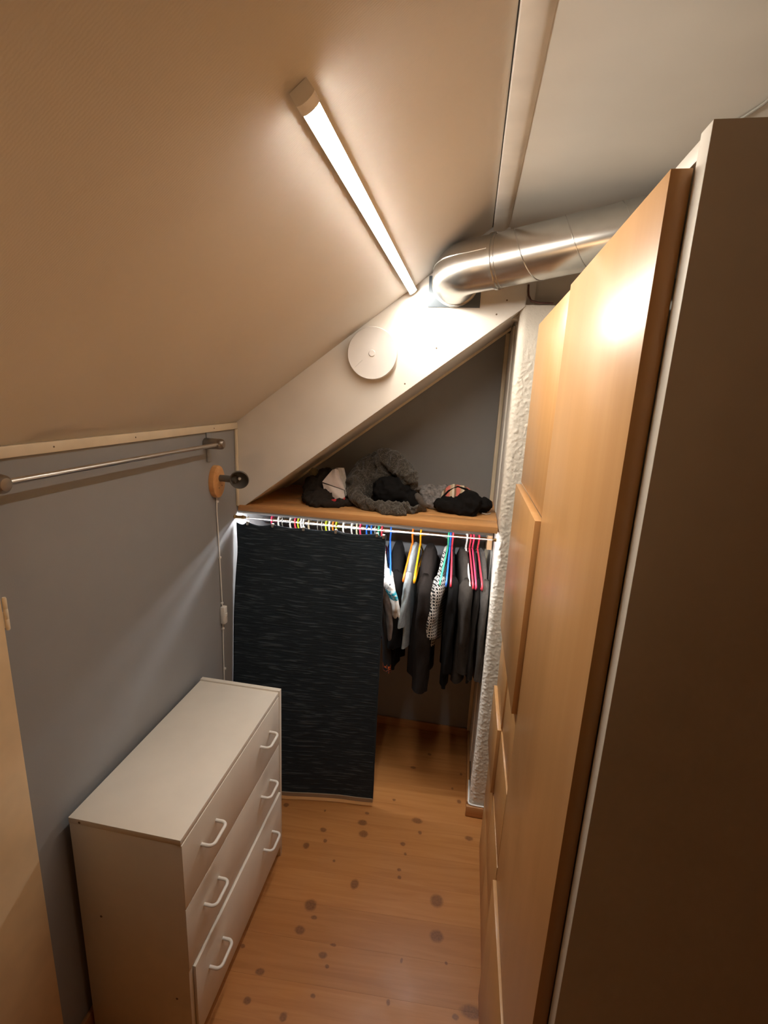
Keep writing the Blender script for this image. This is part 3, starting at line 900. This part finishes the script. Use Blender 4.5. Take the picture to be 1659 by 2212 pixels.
# curtain wires
cw = thing('curtain_wire', 'thin steel curtain wires stretched below the shelf edge', 'wire', (XL, 1.775, 1.245))
tube('wire', [(XL + 0.03, 1.769, 1.246), (-0.40, 1.769, 1.2445), (0.118, 1.769, 1.2490)], 0.0011, 'steel', cw, 6)
tube('wire', [(XL + 0.03, 1.7775, 1.241), (-0.40, 1.7775, 1.2395), (0.118, 1.7775, 1.2440)], 0.0011, 'steel', cw, 6)
lathe('wall_holder', [(0, 0), (0.008, 0), (0.008, 0.004), (0.0062, 0.006), (0.0062, 0.030), (0.0072, 0.031), (0.0072, 0.041), (0.005, 0.043), (0.004, 0.050), (0, 0.051)], 'brass', cw, (XL + 0.0003, 1.773, 1.2440), (1, 0, 0.02), 18)
lathe('wall_holder', [(0, 0), (0.006, 0), (0.006, 0.012), (0, 0.013)], 'brass', cw, (0.131, 1.773, 1.2465), (-1, 0, 0), 14)

# ------------------------------------------------------------------ curtain
cu = thing('curtain', 'dark navy slub curtain panel hanging in front of the closet', 'curtain', (-0.58, 1.76, 0.03))
clips = [-0.842, -0.737, -0.607, -0.478, -0.316]
def top_z(x):
    z = 1.2285
    xs = [-0.893] + clips + [-0.286]
    for a, b in zip(xs[:-1], xs[1:]):
        if a <= x <= b:
            t = (x - a) / max(1e-6, b - a)
            z -= 0.0075 * math.sin(PI * t)
    if x < -0.850: z -= 0.006 * min(1.0, (-0.850 - x) / 0.014)
    return z
def curtain_pt(s, t):
    xt = -0.893 + 0.611 * s
    xb = -0.888 + 0.608 * s
    edge = 0.0025 * noise.noise(Vector((0, 0, t * 9))) + (0.006 * math.exp(-((t - 0.09) / 0.06) ** 2) - 0.008 * smoothstep(0.15, 0.35, t)) * (1 - s) ** 6
    x = xt * (1 - t) + xb * t + edge * (1 if s < 0.02 or s > 0.98 else 0.6)
    zt = top_z(xt); zb = 0.038
    z = zt * (1 - t) + zb * t
    yb = 1.672 + 0.078 * s
    y = 1.764 * (1 - t) + yb * t
    y += 0.0045 * math.sin(s * 21 + 1.2) * (1 - t) ** 1.5 + 0.004 * math.sin(s * 9 + t * 2) * t
    y += 0.003 * noise.noise(Vector((s * 6, t * 5, 3.3)))
    return Vector((x, y, z))
NS, NTT = 90, 150
verts, faces = [], []
for layer in (0, 1):
    for j in range(NTT + 1):
        for i in range(NS + 1):
            p = curtain_pt(i / NS, j / NTT)
            verts.append((p.x, p.y + (0.0016 if layer else 0), p.z))
W = NS + 1
per = W * (NTT + 1)
for j in range(NTT):
    for i in range(NS):
        a = j * W + i
        faces.append((a, a + 1, a + W + 1, a + W))
        a += per
        faces.append((a, a + W, a + W + 1, a + 1))
for j in range(NTT):
    a = j * W; faces.append((a, a + W, a + W + per, a + per))
    a = j * W + NS; faces.append((a, a + per, a + W + per, a + W))
for i in range(NS):
    faces.append((i, i + per, i + 1 + per, i + 1))
    a = NTT * W + i; faces.append((a, a + 1, a + 1 + per, a + per))
oc = origin_of(cu)
me = pdata('panel', [Vector(v) - oc for v in verts], faces)
link('panel', me, 'curtain', cu, True)
# stitched hem along the right edge, bottom bar, clips
bm = bmesh.new()
prev = None
for j in range(0, NTT + 1):
    p = curtain_pt(1.0, j / NTT)
    ring = [bm.verts.new(p + Vector(d)) for d in ((-0.005, -0.0010, 0), (0.0014, -0.0010, 0), (0.0014, 0.0026, 0), (-0.005, 0.0026, 0))]
    if prev:
        for k in range(4): bm.faces.new((prev[k], prev[(k + 1) % 4], ring[(k + 1) % 4], ring[k]))
    prev = ring
finish_bm(bm, 'side_hem', 'hem_blue', cu)
bm = bmesh.new()
prev = None
for i in range(0, 41):
    p = curtain_pt(i / 40, 1.0)
    ring = [bm.verts.new(p + Vector(d)) for d in ((0, -0.004, 0.004), (0, 0.005, 0.004), (0, 0.005, -0.014), (0, -0.004, -0.014))]
    if prev:
        for k in range(4): bm.faces.new((prev[k], prev[(k + 1) % 4], ring[(k + 1) % 4], ring[k]))
    else: bm.faces.new(ring)
    prev = ring
bm.faces.new(prev)
finish_bm(bm, 'bottom_bar', 'curtain_bar', cu, auto=True)
for x in clips + [-0.290]:
    s = (x + 0.893) / 0.611
    p = curtain_pt(s, 0.0)
    c = box('clip', p.x - 0.0045, p.x + 0.0045, p.y - 0.006, p.y + 0.007, p.z - 0.011, p.z + 0.004, 'steel', cu, 0.001)
    o = tube('clip_ring', [(p.x, 1.769 + 0.005 * math.cos(a), 1.2455 + 0.005 * math.sin(a)) for a in [2 * PI * i / 16 for i in range(17)]], 0.0009, 'brass', None, 6)
    o.data.transform(Matrix.Translation(-origin_of(cu))); o.parent = c

# ------------------------------------------------------------------ hangers
def hanger_mesh(wire=False):
    r = 0.0022 if wire else 0.0040
    bm = bmesh.new()
    pts = []
    for i in range(13):                       # hook over the rod, centre at rod axis (0,0,-0.0125)
        a = math.radians(-40 + 220 * i / 12)
        pts.append((0, 0.0155 * math.cos(a), -0.0125 + 0.0155 * math.sin(a)))
    pts += [(0, -0.0135, -0.030), (0, -0.006, -0.042), (0, 0, -0.052), (0, 0, -0.064)]
    sweep(bm, [Vector(p) for p in pts], r, 8)
    w = 0.185
    def arm(sg):
        return [(0, 0, -0.062), (0, sg * 0.012, -0.068), (0, sg * 0.05, -0.086), (0, sg * 0.10, -0.112), (0, sg * (w - 0.02), -0.147), (0, sg * w, -0.162),
                (0, sg * (w + 0.003), -0.170), (0, sg * (w - 0.004), -0.177), (0, sg * (w - 0.016), -0.178), (0, sg * 0.10, -0.176), (0, 0, -0.175)]
    for sg in (-1, 1):
        sweep(bm, [Vector(p) for p in arm(sg)], r, 8)
    me = bpy.data.meshes.new('clothes_hanger')
    bmesh.ops.recalc_face_normals(bm, faces=bm.faces)
    bm.to_mesh(me); bm.free()
    for p in me.polygons: p.use_smooth = True
    return me
HM = hanger_mesh()
HMW = hanger_mesh(True)
def hanger(x, dx, col, label, group):
    me = (HMW if col == 'wire' else HM).copy()
    o = link('clothes_hanger', me, 'h_' + col)
    o.location = (x, RY, RZ + 0.0035)
    o.rotation_euler = (0, 0, math.asin(max(-1, min(1, dx / 0.185))))
    return tag(o, label, 'hanger', group)
VIS = [(-0.306, 0.036, 'blue', 'blue plastic hanger just right of the curtain edge, black top on it'),
       (-0.207, -0.009, 'orange', 'orange plastic hanger with the pale denim shirt'),
       (-0.172, 0.000, 'yellow', 'amber yellow plastic hanger with the dark brown jacket'),
       (-0.0505, -0.016, 'green', 'green plastic hanger with the black and white patterned dress'),
       (-0.0425, 0.001, 'blue', 'blue plastic hanger squeezed between the green and the red one'),
       (-0.0335, 0.010, 'red', 'red plastic hanger touching the blue one beside the patterned dress'),
       (0.026, 0.026, 'white', 'white plastic hanger in the open closet half, left of the red ones'),
       (0.041, 0.024, 'red', 'red plastic hanger directly right of the white hanger'),
       (0.054, 0.023, 'pink', 'pinkish red hanger, middle one of three at the closet right end'),
       (0.076, 0.025, 'red', 'red plastic hanger nearest the plaster pillar')]
for x, dx, c, lab in VIS: hanger(x, dx, c, lab, 'hangers in the open half of the closet')
HID = [(-0.856, 'pink', 'pink hanger leftmost on the rod above the curtain'), (-0.824, 'white', 'white hanger second from left above the curtain'),
       (-0.804, 'wire', 'thin metal hanger third from left above the curtain'), (-0.768, 'white', 'white hanger left of the red hook above the curtain'),
       (-0.744, 'red', 'red hanger hook above the curtain left half'), (-0.729, 'lime', 'lime hanger beside the red hook above the curtain'),
       (-0.716, 'white', 'white hanger right beside the leftmost lime hook above the curtain'), (-0.704, 'white', 'white hanger, right one of the close white pair above the curtain'),
       (-0.679, 'tan', 'tan hanger above the curtain middle left'), (-0.639, 'wire', 'thin metal hanger above the curtain middle, left of two'),
       (-0.618, 'wire', 'thin metal hanger above the curtain middle, right of two'), (-0.599, 'lime', 'lime hanger left of the orange hook above the curtain'),
       (-0.584, 'white', 'white hanger between lime and orange hooks above the curtain'), (-0.566, 'orange', 'orange hanger hook above the curtain top'),
       (-0.552, 'lime', 'lime hanger right of the orange hook above the curtain'), (-0.519, 'white', 'white hanger right of the lime hooks above the curtain'),
       (-0.480, 'white', 'white hanger left of the pale green hook above the curtain'), (-0.458, 'palegreen', 'pale green hanger beside the pink hook above the curtain'),
       (-0.441, 'pink', 'pink hanger right of the pale green hook above the curtain'), (-0.412, 'blue', 'blue hanger, left of the blue pair above the curtain'),
       (-0.392, 'blue', 'blue hanger, right of the blue pair above the curtain'), (-0.374, 'wire', 'thin metal hanger above the curtain right end'),
       (-0.359, 'green', 'green hanger above the curtain right corner'), (-0.344, 'red', 'pinkish red hanger above the curtain right corner')]
for i, (x, c, lab) in enumerate(HID):
    hanger(x, 0.010 * math.sin(i * 2.3), c, lab, 'hangers above the curtain')

# ------------------------------------------------------------------ hanging garments

def garment(name, label, cat, x, dx, mat, length, tk, w_body=0.165, sleeve=None, sl_mat=None, seed=0, group='clothes on the closet rod', xoff=0.0, fold=1.0, hem_in=0.0, early=False):
    rnd = random.Random(seed)
    t = thing(name, label, cat, (x, RY, RZ), group, math.asin(max(-1, min(1, dx / 0.185))))
    ph = [rnd.uniform(0, 6.28) for _ in range(6)]
    NZ, NA = 46, 72
    z0, z1 = -0.066, -length
    verts, faces = [], []
    for j in range(NZ + 1):
        f = (j / NZ)
        z = z0 + (z1 - z0) * (f ** 1.5 * 0.6 + f * 0.4)
        d = -z
        sh_ = smoothstep(0.060, 0.185, d)
        w = 0.030 + (0.182 - 0.030) * min(1.0, max(0.0, (d - 0.060) / 0.105)) ** 0.9
        w = w * (1 - smoothstep(0.19, 0.27, d)) + w_body * smoothstep(0.19, 0.27, d)
        w *= 1 - hem_in * smoothstep(0.3, length, d)
        th_ = 0.006 + (tk - 0.006) * (math.sqrt(max(0.0, min(1.0, (d - 0.058) / 0.055))) if early else smoothstep(0.06, 0.22, d))
        if early: th_ *= 1 + 0.35 * smoothstep(0.28, 0.60, d)
        amp = tk * 0.55 * fold * smoothstep(0.10, 0.40, d)
        for k in range(NA):
            a = 2 * PI * k / NA
            cy, cx = math.cos(a), math.sin(a)
            yy = w * (abs(cy) ** 0.8) * (1 if cy >= 0 else -1)
            xx = th_ * (abs(cx) ** 0.7) * (1 if cx >= 0 else -1)
            s = yy / 0.19
            fo = math.sin(s * 6.5 + ph[0] + d * 1.3) + 0.6 * math.sin(s * 13 + ph[1] - d * 2.0) + 0.35 * math.sin(s * 23 + ph[2] + d * 4)
            opp = 0.25 * math.sin(s * 17 + ph[3]) * (1 if cx > 0 else -1)
            nz = noise.noise(Vector((s * 3 + seed, d * 7, 2.0 * cx + seed)))
            px = xx + amp * (0.55 * fo + opp) + 0.004 * nz + xoff * (1.0 if early else smoothstep(0.15, 0.35, d))
            verts.append((px, yy + 0.004 * nz, z + (0.010 * math.sin(s * 4 + ph[4]) if j == NZ else 0)))
    for j in range(NZ):
        for k in range(NA):
            a = j * NA + k; b = j * NA + (k + 1) % NA
            faces.append((a, a + NA, b + NA, b))
    faces.append(list(range(NA)))
    link('body', pdata('body', verts, faces), mat, t, True)
    if sleeve:
        Ls, r0, r1, lean = sleeve
        for sg in (-1, 1):
            sv, sf_ = [], []
            NJ, NK = 30, 28
            p2 = rnd.uniform(0, 6)
            for j in range(NJ + 1):
                f = j / NJ
                zz = -0.138 - (Ls) * f
                cyy = sg * (0.150 + 0.026 * smoothstep(0, 0.25, f) - 0.012 * f) + 0.008 * math.sin(f * 4 + p2)
                cxx = lean * f + 0.004 * math.sin(f * 5 + p2) + xoff * (1.0 if early else smoothstep(0.1, 0.6, f))
                rr = (r0 * smoothstep(-0.06, 0.16, f)) * (1 - f) + r1 * f
                for k in range(NK):
                    a = 2 * PI * k / NK
                    wob = 1 + 0.13 * fold * math.sin(3 * a + f * 7 + p2) + 0.18 * noise.noise(Vector((math.cos(a) * 1.5, f * 7 + p2, math.sin(a) * 1.5 + seed)))
                    sv.append((cxx + min(tk * 1.15, rr * 0.85) * math.cos(a) * wob, cyy + rr * math.sin(a) * wob * 0.95, zz + 0.012 * math.sin(a) * sg * 0.4))
            for j in range(NJ):
                for k in range(NK):
                    a = j * NK + k; b = j * NK + (k + 1) % NK
                    sf_.append((a, b, b + NK, a + NK))
            sf_.append(list(range(NK)))
            link('sleeve', pdata('sleeve', sv, sf_), sl_mat or mat, t, True)
    return t

# open half
garment('black_sweater', 'black long-sleeved sweater on the blue hanger at the curtain edge', 'top', -0.300, 0.020, 'c_black', 0.60, 0.029, 0.165, (0.34, 0.046, 0.036, 0.006), seed=3, xoff=0.032, early=True)
garment('denim_shirt', 'pale blue denim shirt on the orange hanger', 'shirt', -0.210, -0.009, 'c_denim', 0.50, 0.012, 0.160, (0.24, 0.040, 0.034, -0.010), seed=5, fold=1.0, xoff=0.015, early=True)
garment('brown_jacket', 'dark brown long-sleeved jacket on the yellow hanger', 'jacket', -0.162, 0.000, 'c_brown', 0.62, 0.032, 0.168, (0.53, 0.056, 0.038, 0.012), seed=8, xoff=0.034, early=True)
garment('patterned_dress', 'black and white lattice patterned dress on the green hanger', 'dress', -0.058, -0.020, 'pattern', 0.45, 0.022, 0.172, (0.27, 0.046, 0.040, -0.004), seed=11, xoff=-0.006, fold=0.7)
garment('black_dress', 'long black dress on the red hanger beside the patterned dress', 'dress', -0.026, 0.008, 'c_black2', 0.64, 0.018, 0.170, (0.42, 0.044, 0.036, 0.004), seed=13, xoff=0.004)
garment('dark_grey_coat', 'dark grey-brown coat on the white hanger', 'coat', 0.032, 0.026, 'c_greybrown', 0.62, 0.023, 0.172, (0.42, 0.048, 0.038, 0.008), seed=17, xoff=-0.014, early=True)
garment('charcoal_shirt', 'charcoal shirt squeezed between grey coat and grey shirt', 'shirt', 0.061, 0.023, 'c_charcoal', 0.60, 0.010, 0.165, (0.44, 0.040, 0.034, 0.0), seed=19)
garment('grey_shirt', 'grey button shirt on the last red hanger by the pillar', 'shirt', 0.086, 0.022, 'c_grey', 0.60, 0.013, 0.165, (0.45, 0.042, 0.034, 0.002), seed=23, xoff=0.010, early=True)
# peeping out at the curtain edge
garment('printed_tee', 'white printed tee with turquoise band peeping out beside the curtain', 'shirt', -0.338, 0.050, 'tee', 0.34, 0.022, 0.165, (0.205, 0.056, 0.066, 0.030), seed=29, xoff=0.022)
garment('brown_sweater', 'mole brown sweater with beige sleeve below the white printed tee', 'top', -0.356, 0.050, 'c_mole', 0.44, 0.018, 0.168, (0.345, 0.050, 0.050, 0.045), 'c_mole', seed=31, xoff=0.014)
ot = garment('dark_hoodie', 'black hoodie with orange print low beside the curtain', 'hoodie', -0.378, 0.048, 'c_print', 0.64, 0.016, 0.170, (0.47, 0.050, 0.046, 0.050), seed=37, xoff=0.018)
# dark clothes behind the curtain, seen as shoulders through the slit
for i, (x, mt, nm) in enumerate(((-0.824, 'c_charcoal', 'charcoal'), (-0.768, 'c_black', 'black'), (-0.716, 'c_brown', 'dark brown'), (-0.639, 'c_black2', 'matt black'), (-0.566, 'c_greybrown', 'grey-brown'), (-0.500, 'c_black', 'deep black'), (-0.430, 'c_darkgrey', 'dark taupe'))):
    garment('hidden_top', nm + ' top mostly hidden behind the curtain, shoulders seen in the slit above it', 'top', x, 0.0, mt, 0.5, 0.014, 0.165, None, seed=50 + i, group='clothes behind the curtain')

# ------------------------------------------------------------------ clothes heaped on the shelf
def clump(name, label, cat, mat, prims, voxel=0.007, amp=0.007, freq=16.0, seed=0, parent=None, group=None, stretch=(1, 1, 1), floor_z=SZ + 0.0006, fine=0.0):
    bm = bmesh.new()
    for p in prims:
        if p[0] == 'e':
            _, c, r, rz = p
            q = bmesh.ops.create_icosphere(bm, subdivisions=3, radius=1.0)
            mtx = Matrix.Translation(c) @ Matrix.Rotation(math.radians(rz), 4, 'Z') @ Matrix.Diagonal((*r, 1))
            bmesh.ops.transform(bm, matrix=mtx, verts=q['verts'])
        else:
            _, pts, rad = p
            pts = [Vector(a) for a in pts]
            # resample
            dense, dr = [], []
            for i in range(len(pts) - 1):
                for k in range(6):
                    t = k / 6
                    dense.append(pts[i].lerp(pts[i + 1], t)); dr.append(rad[i] * (1 - t) + rad[i + 1] * t)
            dense.append(pts[-1]); dr.append(rad[-1])
            for _ in range(3):
                dense = [dense[0]] + [(dense[i - 1] + dense[i] * 2 + dense[i + 1]) / 4 for i in range(1, len(dense) - 1)] + [dense[-1]]
            sweep(bm, dense, dr, 12)
    me = bpy.data.meshes.new('tmp'); bm.to_mesh(me); bm.free()
    tmp = bpy.data.objects.new('tmp', me); COL.objects.link(tmp)
    rm = tmp.modifiers.new('r', 'REMESH'); rm.mode = 'VOXEL'; rm.voxel_size = voxel
    smo = tmp.modifiers.new('s', 'SMOOTH'); smo.factor = 0.5; smo.iterations = 4
    dg = bpy.context.evaluated_depsgraph_get()
    ev = tmp.evaluated_get(dg)
    m2 = bpy.data.meshes.new_from_object(ev)
    bpy.data.objects.remove(tmp); bpy.data.meshes.remove(me)
    nv = [v.normal.copy() for v in m2.vertices]
    so = Vector((seed * 3.1, seed * 1.7, seed * 0.9))
    for v, nn in zip(m2.vertices, nv):
        p = Vector((v.co.x * stretch[0], v.co.y * stretch[1], v.co.z * stretch[2])) * freq + so
        wv = noise.noise_vector(p * 0.6) * 0.7
        a = noise.noise(p + wv)
        b = noise.noise((p + wv) * 2.0 + so)
        rid = (1 - abs(a) * 2.2) * 0.75 + (1 - abs(b) * 2.2) * 0.35 - 0.45
        d = amp * rid
        if fine: d += fine * noise.noise(v.co * 150)
        co = v.co + nn * d
        if co.z < floor_z: co.z = floor_z
        v.co = co
    m2.materials.clear()
    m2.name = name
    if parent is not None:
        oo = origin_of(parent)
        for v in m2.vertices: v.co -= oo
    o = link(name, m2, mat, parent, True)
    if label: tag(o, label, cat, group)
    return o

G = 'clothes heaped on the shelf'
clump('dark_jumper', 'dark taupe jumper crumpled at the left end of the shelf heap', 'jumper', 'c_darkgrey',
      [('e', (-0.635, 2.02, 1.335), (0.055, 0.075, 0.062), 0), ('e', (-0.600, 1.95, 1.315), (0.070, 0.060, 0.034), 0), ('e', (-0.600, 2.03, 1.375), (0.045, 0.055, 0.045), 20),
       ('t', [(-0.66, 1.96, 1.31), (-0.63, 1.90, 1.302), (-0.58, 1.878, 1.298), (-0.52, 1.90, 1.298), (-0.47, 1.95, 1.30)], [0.022, 0.022, 0.020, 0.018, 0.014])], seed=1, amp=0.020, freq=24, group=G)
clump('red_cloth', 'small dark red cloth tucked at the far left of the heap', 'cloth', 'c_darkred', [('e', (-0.688, 2.075, 1.335), (0.025, 0.04, 0.038), 0)], seed=2, amp=0.008, freq=26, voxel=0.005, group=G)
clump('olive_cap', 'olive cloth corner sticking up at the left of the heap', 'cloth', 'c_olive', [('t', [(-0.665, 2.03, 1.408), (-0.650, 2.02, 1.404), (-0.635, 2.015, 1.385)], [0.016, 0.020, 0.012])], seed=3, amp=0.005, freq=30, voxel=0.004, group=G)
clump('tweed_sweater', 'large grey-brown tweed sweater piled highest on the shelf', 'sweater', 'tweed',
      [('e', (-0.375, 2.085, 1.375), (0.120, 0.085, 0.125), 0), ('e', (-0.450, 2.04, 1.350), (0.066, 0.075, 0.088), 0),
       ('t', [(-0.36, 2.05, 1.44), (-0.352, 2.03, 1.49), (-0.352, 2.02, 1.522)], [0.045, 0.030, 0.016]),
       ('t', [(-0.352, 2.03, 1.515), (-0.31, 2.005, 1.488), (-0.255, 1.985, 1.448), (-0.225, 1.975, 1.410), (-0.228, 1.965, 1.385)], [0.022, 0.034, 0.037, 0.036, 0.022]),
       ('t', [(-0.455, 2.00, 1.38), (-0.452, 1.955, 1.335), (-0.415, 1.915, 1.315), (-0.340, 1.885, 1.308), (-0.265, 1.880, 1.306), (-0.205, 1.915, 1.304), (-0.160, 1.955, 1.300)], [0.042, 0.032, 0.022, 0.020, 0.024, 0.021, 0.012]),
       ('t', [(-0.33, 1.88, 1.303), (-0.272, 1.845, 1.297), (-0.235, 1.875, 1.300)], [0.022, 0.016, 0.022])], voxel=0.005, seed=4, amp=0.019, freq=21, fine=0.0016, group=G)
clump('black_cloth', 'black garment cradled in the fold of the tweed sweater', 'cloth', 'c_black', [('e', (-0.300, 1.962, 1.355), (0.082, 0.050, 0.068), 0), ('e', (-0.225, 1.965, 1.330), (0.055, 0.042, 0.040), 0), ('t', [(-0.24, 1.95, 1.33), (-0.185, 1.955, 1.315), (-0.150, 1.975, 1.300)], [0.034, 0.024, 0.012])], seed=5, amp=0.013, freq=24, group=G)
clump('grey_knit', 'light grey speckled knit between sweater and striped top', 'knitwear', 'c_knit', [('e', (-0.160, 2.075, 1.335), (0.052, 0.06, 0.045), 0), ('e', (-0.092, 2.09, 1.335), (0.05, 0.06, 0.046), 0), ('e', (-0.125, 2.03, 1.312), (0.05, 0.04, 0.024), 0)], seed=6, amp=0.012, freq=22, group=G)
clump('grey_sock', 'small pale grey cloth end lying against the black garment', 'cloth', 'c_grey', [('t', [(-0.195, 1.945, 1.362), (-0.180, 1.935, 1.345), (-0.162, 1.935, 1.325), (-0.145, 1.945, 1.312)], [0.010, 0.015, 0.013, 0.007])], seed=16, amp=0.003, freq=30, voxel=0.004, group=G)
st = thing('striped_top', 'coral and tan striped top with black edging on the right of the heap', 'top', (-0.03, 2.06, SZ), G)
clump('body', None, None, 'stripes', [('e', (-0.030, 2.035, 1.343), (0.066, 0.050, 0.055), 12)], seed=7, amp=0.006, freq=20, voxel=0.005, parent=st)
tube('black_edging', [(-0.100, 2.010, 1.318), (-0.090, 2.000, 1.345), (-0.066, 2.000, 1.374), (-0.030, 2.012, 1.392), (0.010, 2.012, 1.384), (0.034, 2.005, 1.360)], 0.0042, 'c_black', st, 8)
bk = thing('black_trousers', 'black garment with pale drawstring at the right end of the shelf', 'trousers', (0.02, 2.0, SZ), G)
clump('body', None, None, 'c_black2', [('e', (-0.055, 1.985, 1.318), (0.065, 0.045, 0.032), 0), ('e', (0.018, 1.985, 1.332), (0.052, 0.05, 0.050), -15), ('e', (0.070, 2.03, 1.322), (0.045, 0.045, 0.030), 0), ('t', [(-0.02, 1.96, 1.305), (0.02, 1.945, 1.300), (0.048, 1.955, 1.300)], [0.022, 0.018, 0.014]), ('t', [(0.05, 2.04, 1.325), (0.085, 2.05, 1.322), (0.108, 2.055, 1.318)], [0.026, 0.024, 0.020])], seed=8, amp=0.014, freq=25, parent=bk)
tube('drawstring', [(0.078, 1.998, 1.292), (0.095, 1.99, 1.2915), (0.108, 2.0, 1.292), (0.112, 2.012, 1.2925)], 0.0022, 'c_beige', bk, 8)

# pale folded cloth with a red hem
pc = thing('folded_cloth', 'pale pink folded cloth with red hem in front of the tweed sweater', 'cloth', (-0.53, 1.96, SZ), G)
def sheet(name, corners, mat, parent, bulge=0.012, thick=0.005, wav=0.004, seed=0, n=16):
    """corners: bl, br, tr, tl"""
    bl, br, tr, tl = [Vector(c) for c in corners]
    nm = (br - bl).cross(tl - bl).normalized()
    if nm.y > 0: nm = -nm
    vs, fs = [], []
    for lay in (0, 1):
        for j in range(n + 1):
            for i in range(n + 1):
                a, b = i / n, j / n
                p = bl * (1 - a) * (1 - b) + br * a * (1 - b) + tr * a * b + tl * (1 - a) * b
                d = bulge * math.sin(PI * a) * (0.4 + 0.6 * math.sin(PI * b)) + wav * math.sin(a * 7 + b * 3 + seed)
                p = p + nm * (d - lay * thick)
                vs.append(p - origin_of(parent))
    w = n + 1; q = w * w
    for j in range(n):
        for i in range(n):
            a = j * w + i
            fs.append((a, a + 1, a + w + 1, a + w)); fs.append((a + q, a + w + q, a + w + 1 + q, a + 1 + q))
    for i in range(n):
        fs.append((i, i + q, i + 1 + q, i + 1)); a = n * w + i; fs.append((a, a + 1, a + 1 + q, a + q))
        a = i * w; fs.append((a, a + w, a + w + q, a + q)); a = i * w + n; fs.append((a, a + q, a + w + q, a + w))
    me = pdata(name, vs, fs)
    o = link(name, me, mat, parent, True)
    me.set_sharp_from_angle(angle=math.radians(50))
    return o
sheet('upper_fold', [(-0.594, 1.955, 1.378), (-0.495, 1.955, 1.352), (-0.535, 1.985, 1.432), (-0.560, 1.985, 1.430)], 'c_pinkwhite', pc, 0.012, seed=1)
sheet('lower_fold', [(-0.565, 1.925, 1.305), (-0.488, 1.930, 1.322), (-0.500, 1.950, 1.352), (-0.592, 1.948, 1.375)], 'c_pinkwhite', pc, 0.010, seed=2)
sheet('red_hem', [(-0.562, 1.922, 1.294), (-0.486, 1.926, 1.298), (-0.487, 1.926, 1.326), (-0.566, 1.921, 1.310)], 'c_red', pc, 0.012, seed=2)
sheet('back_fold', [(-0.530, 1.975, 1.330), (-0.478, 1.990, 1.310), (-0.515, 2.01, 1.437), (-0.548, 1.995, 1.436)], 'c_beige', pc, 0.010, seed=3)
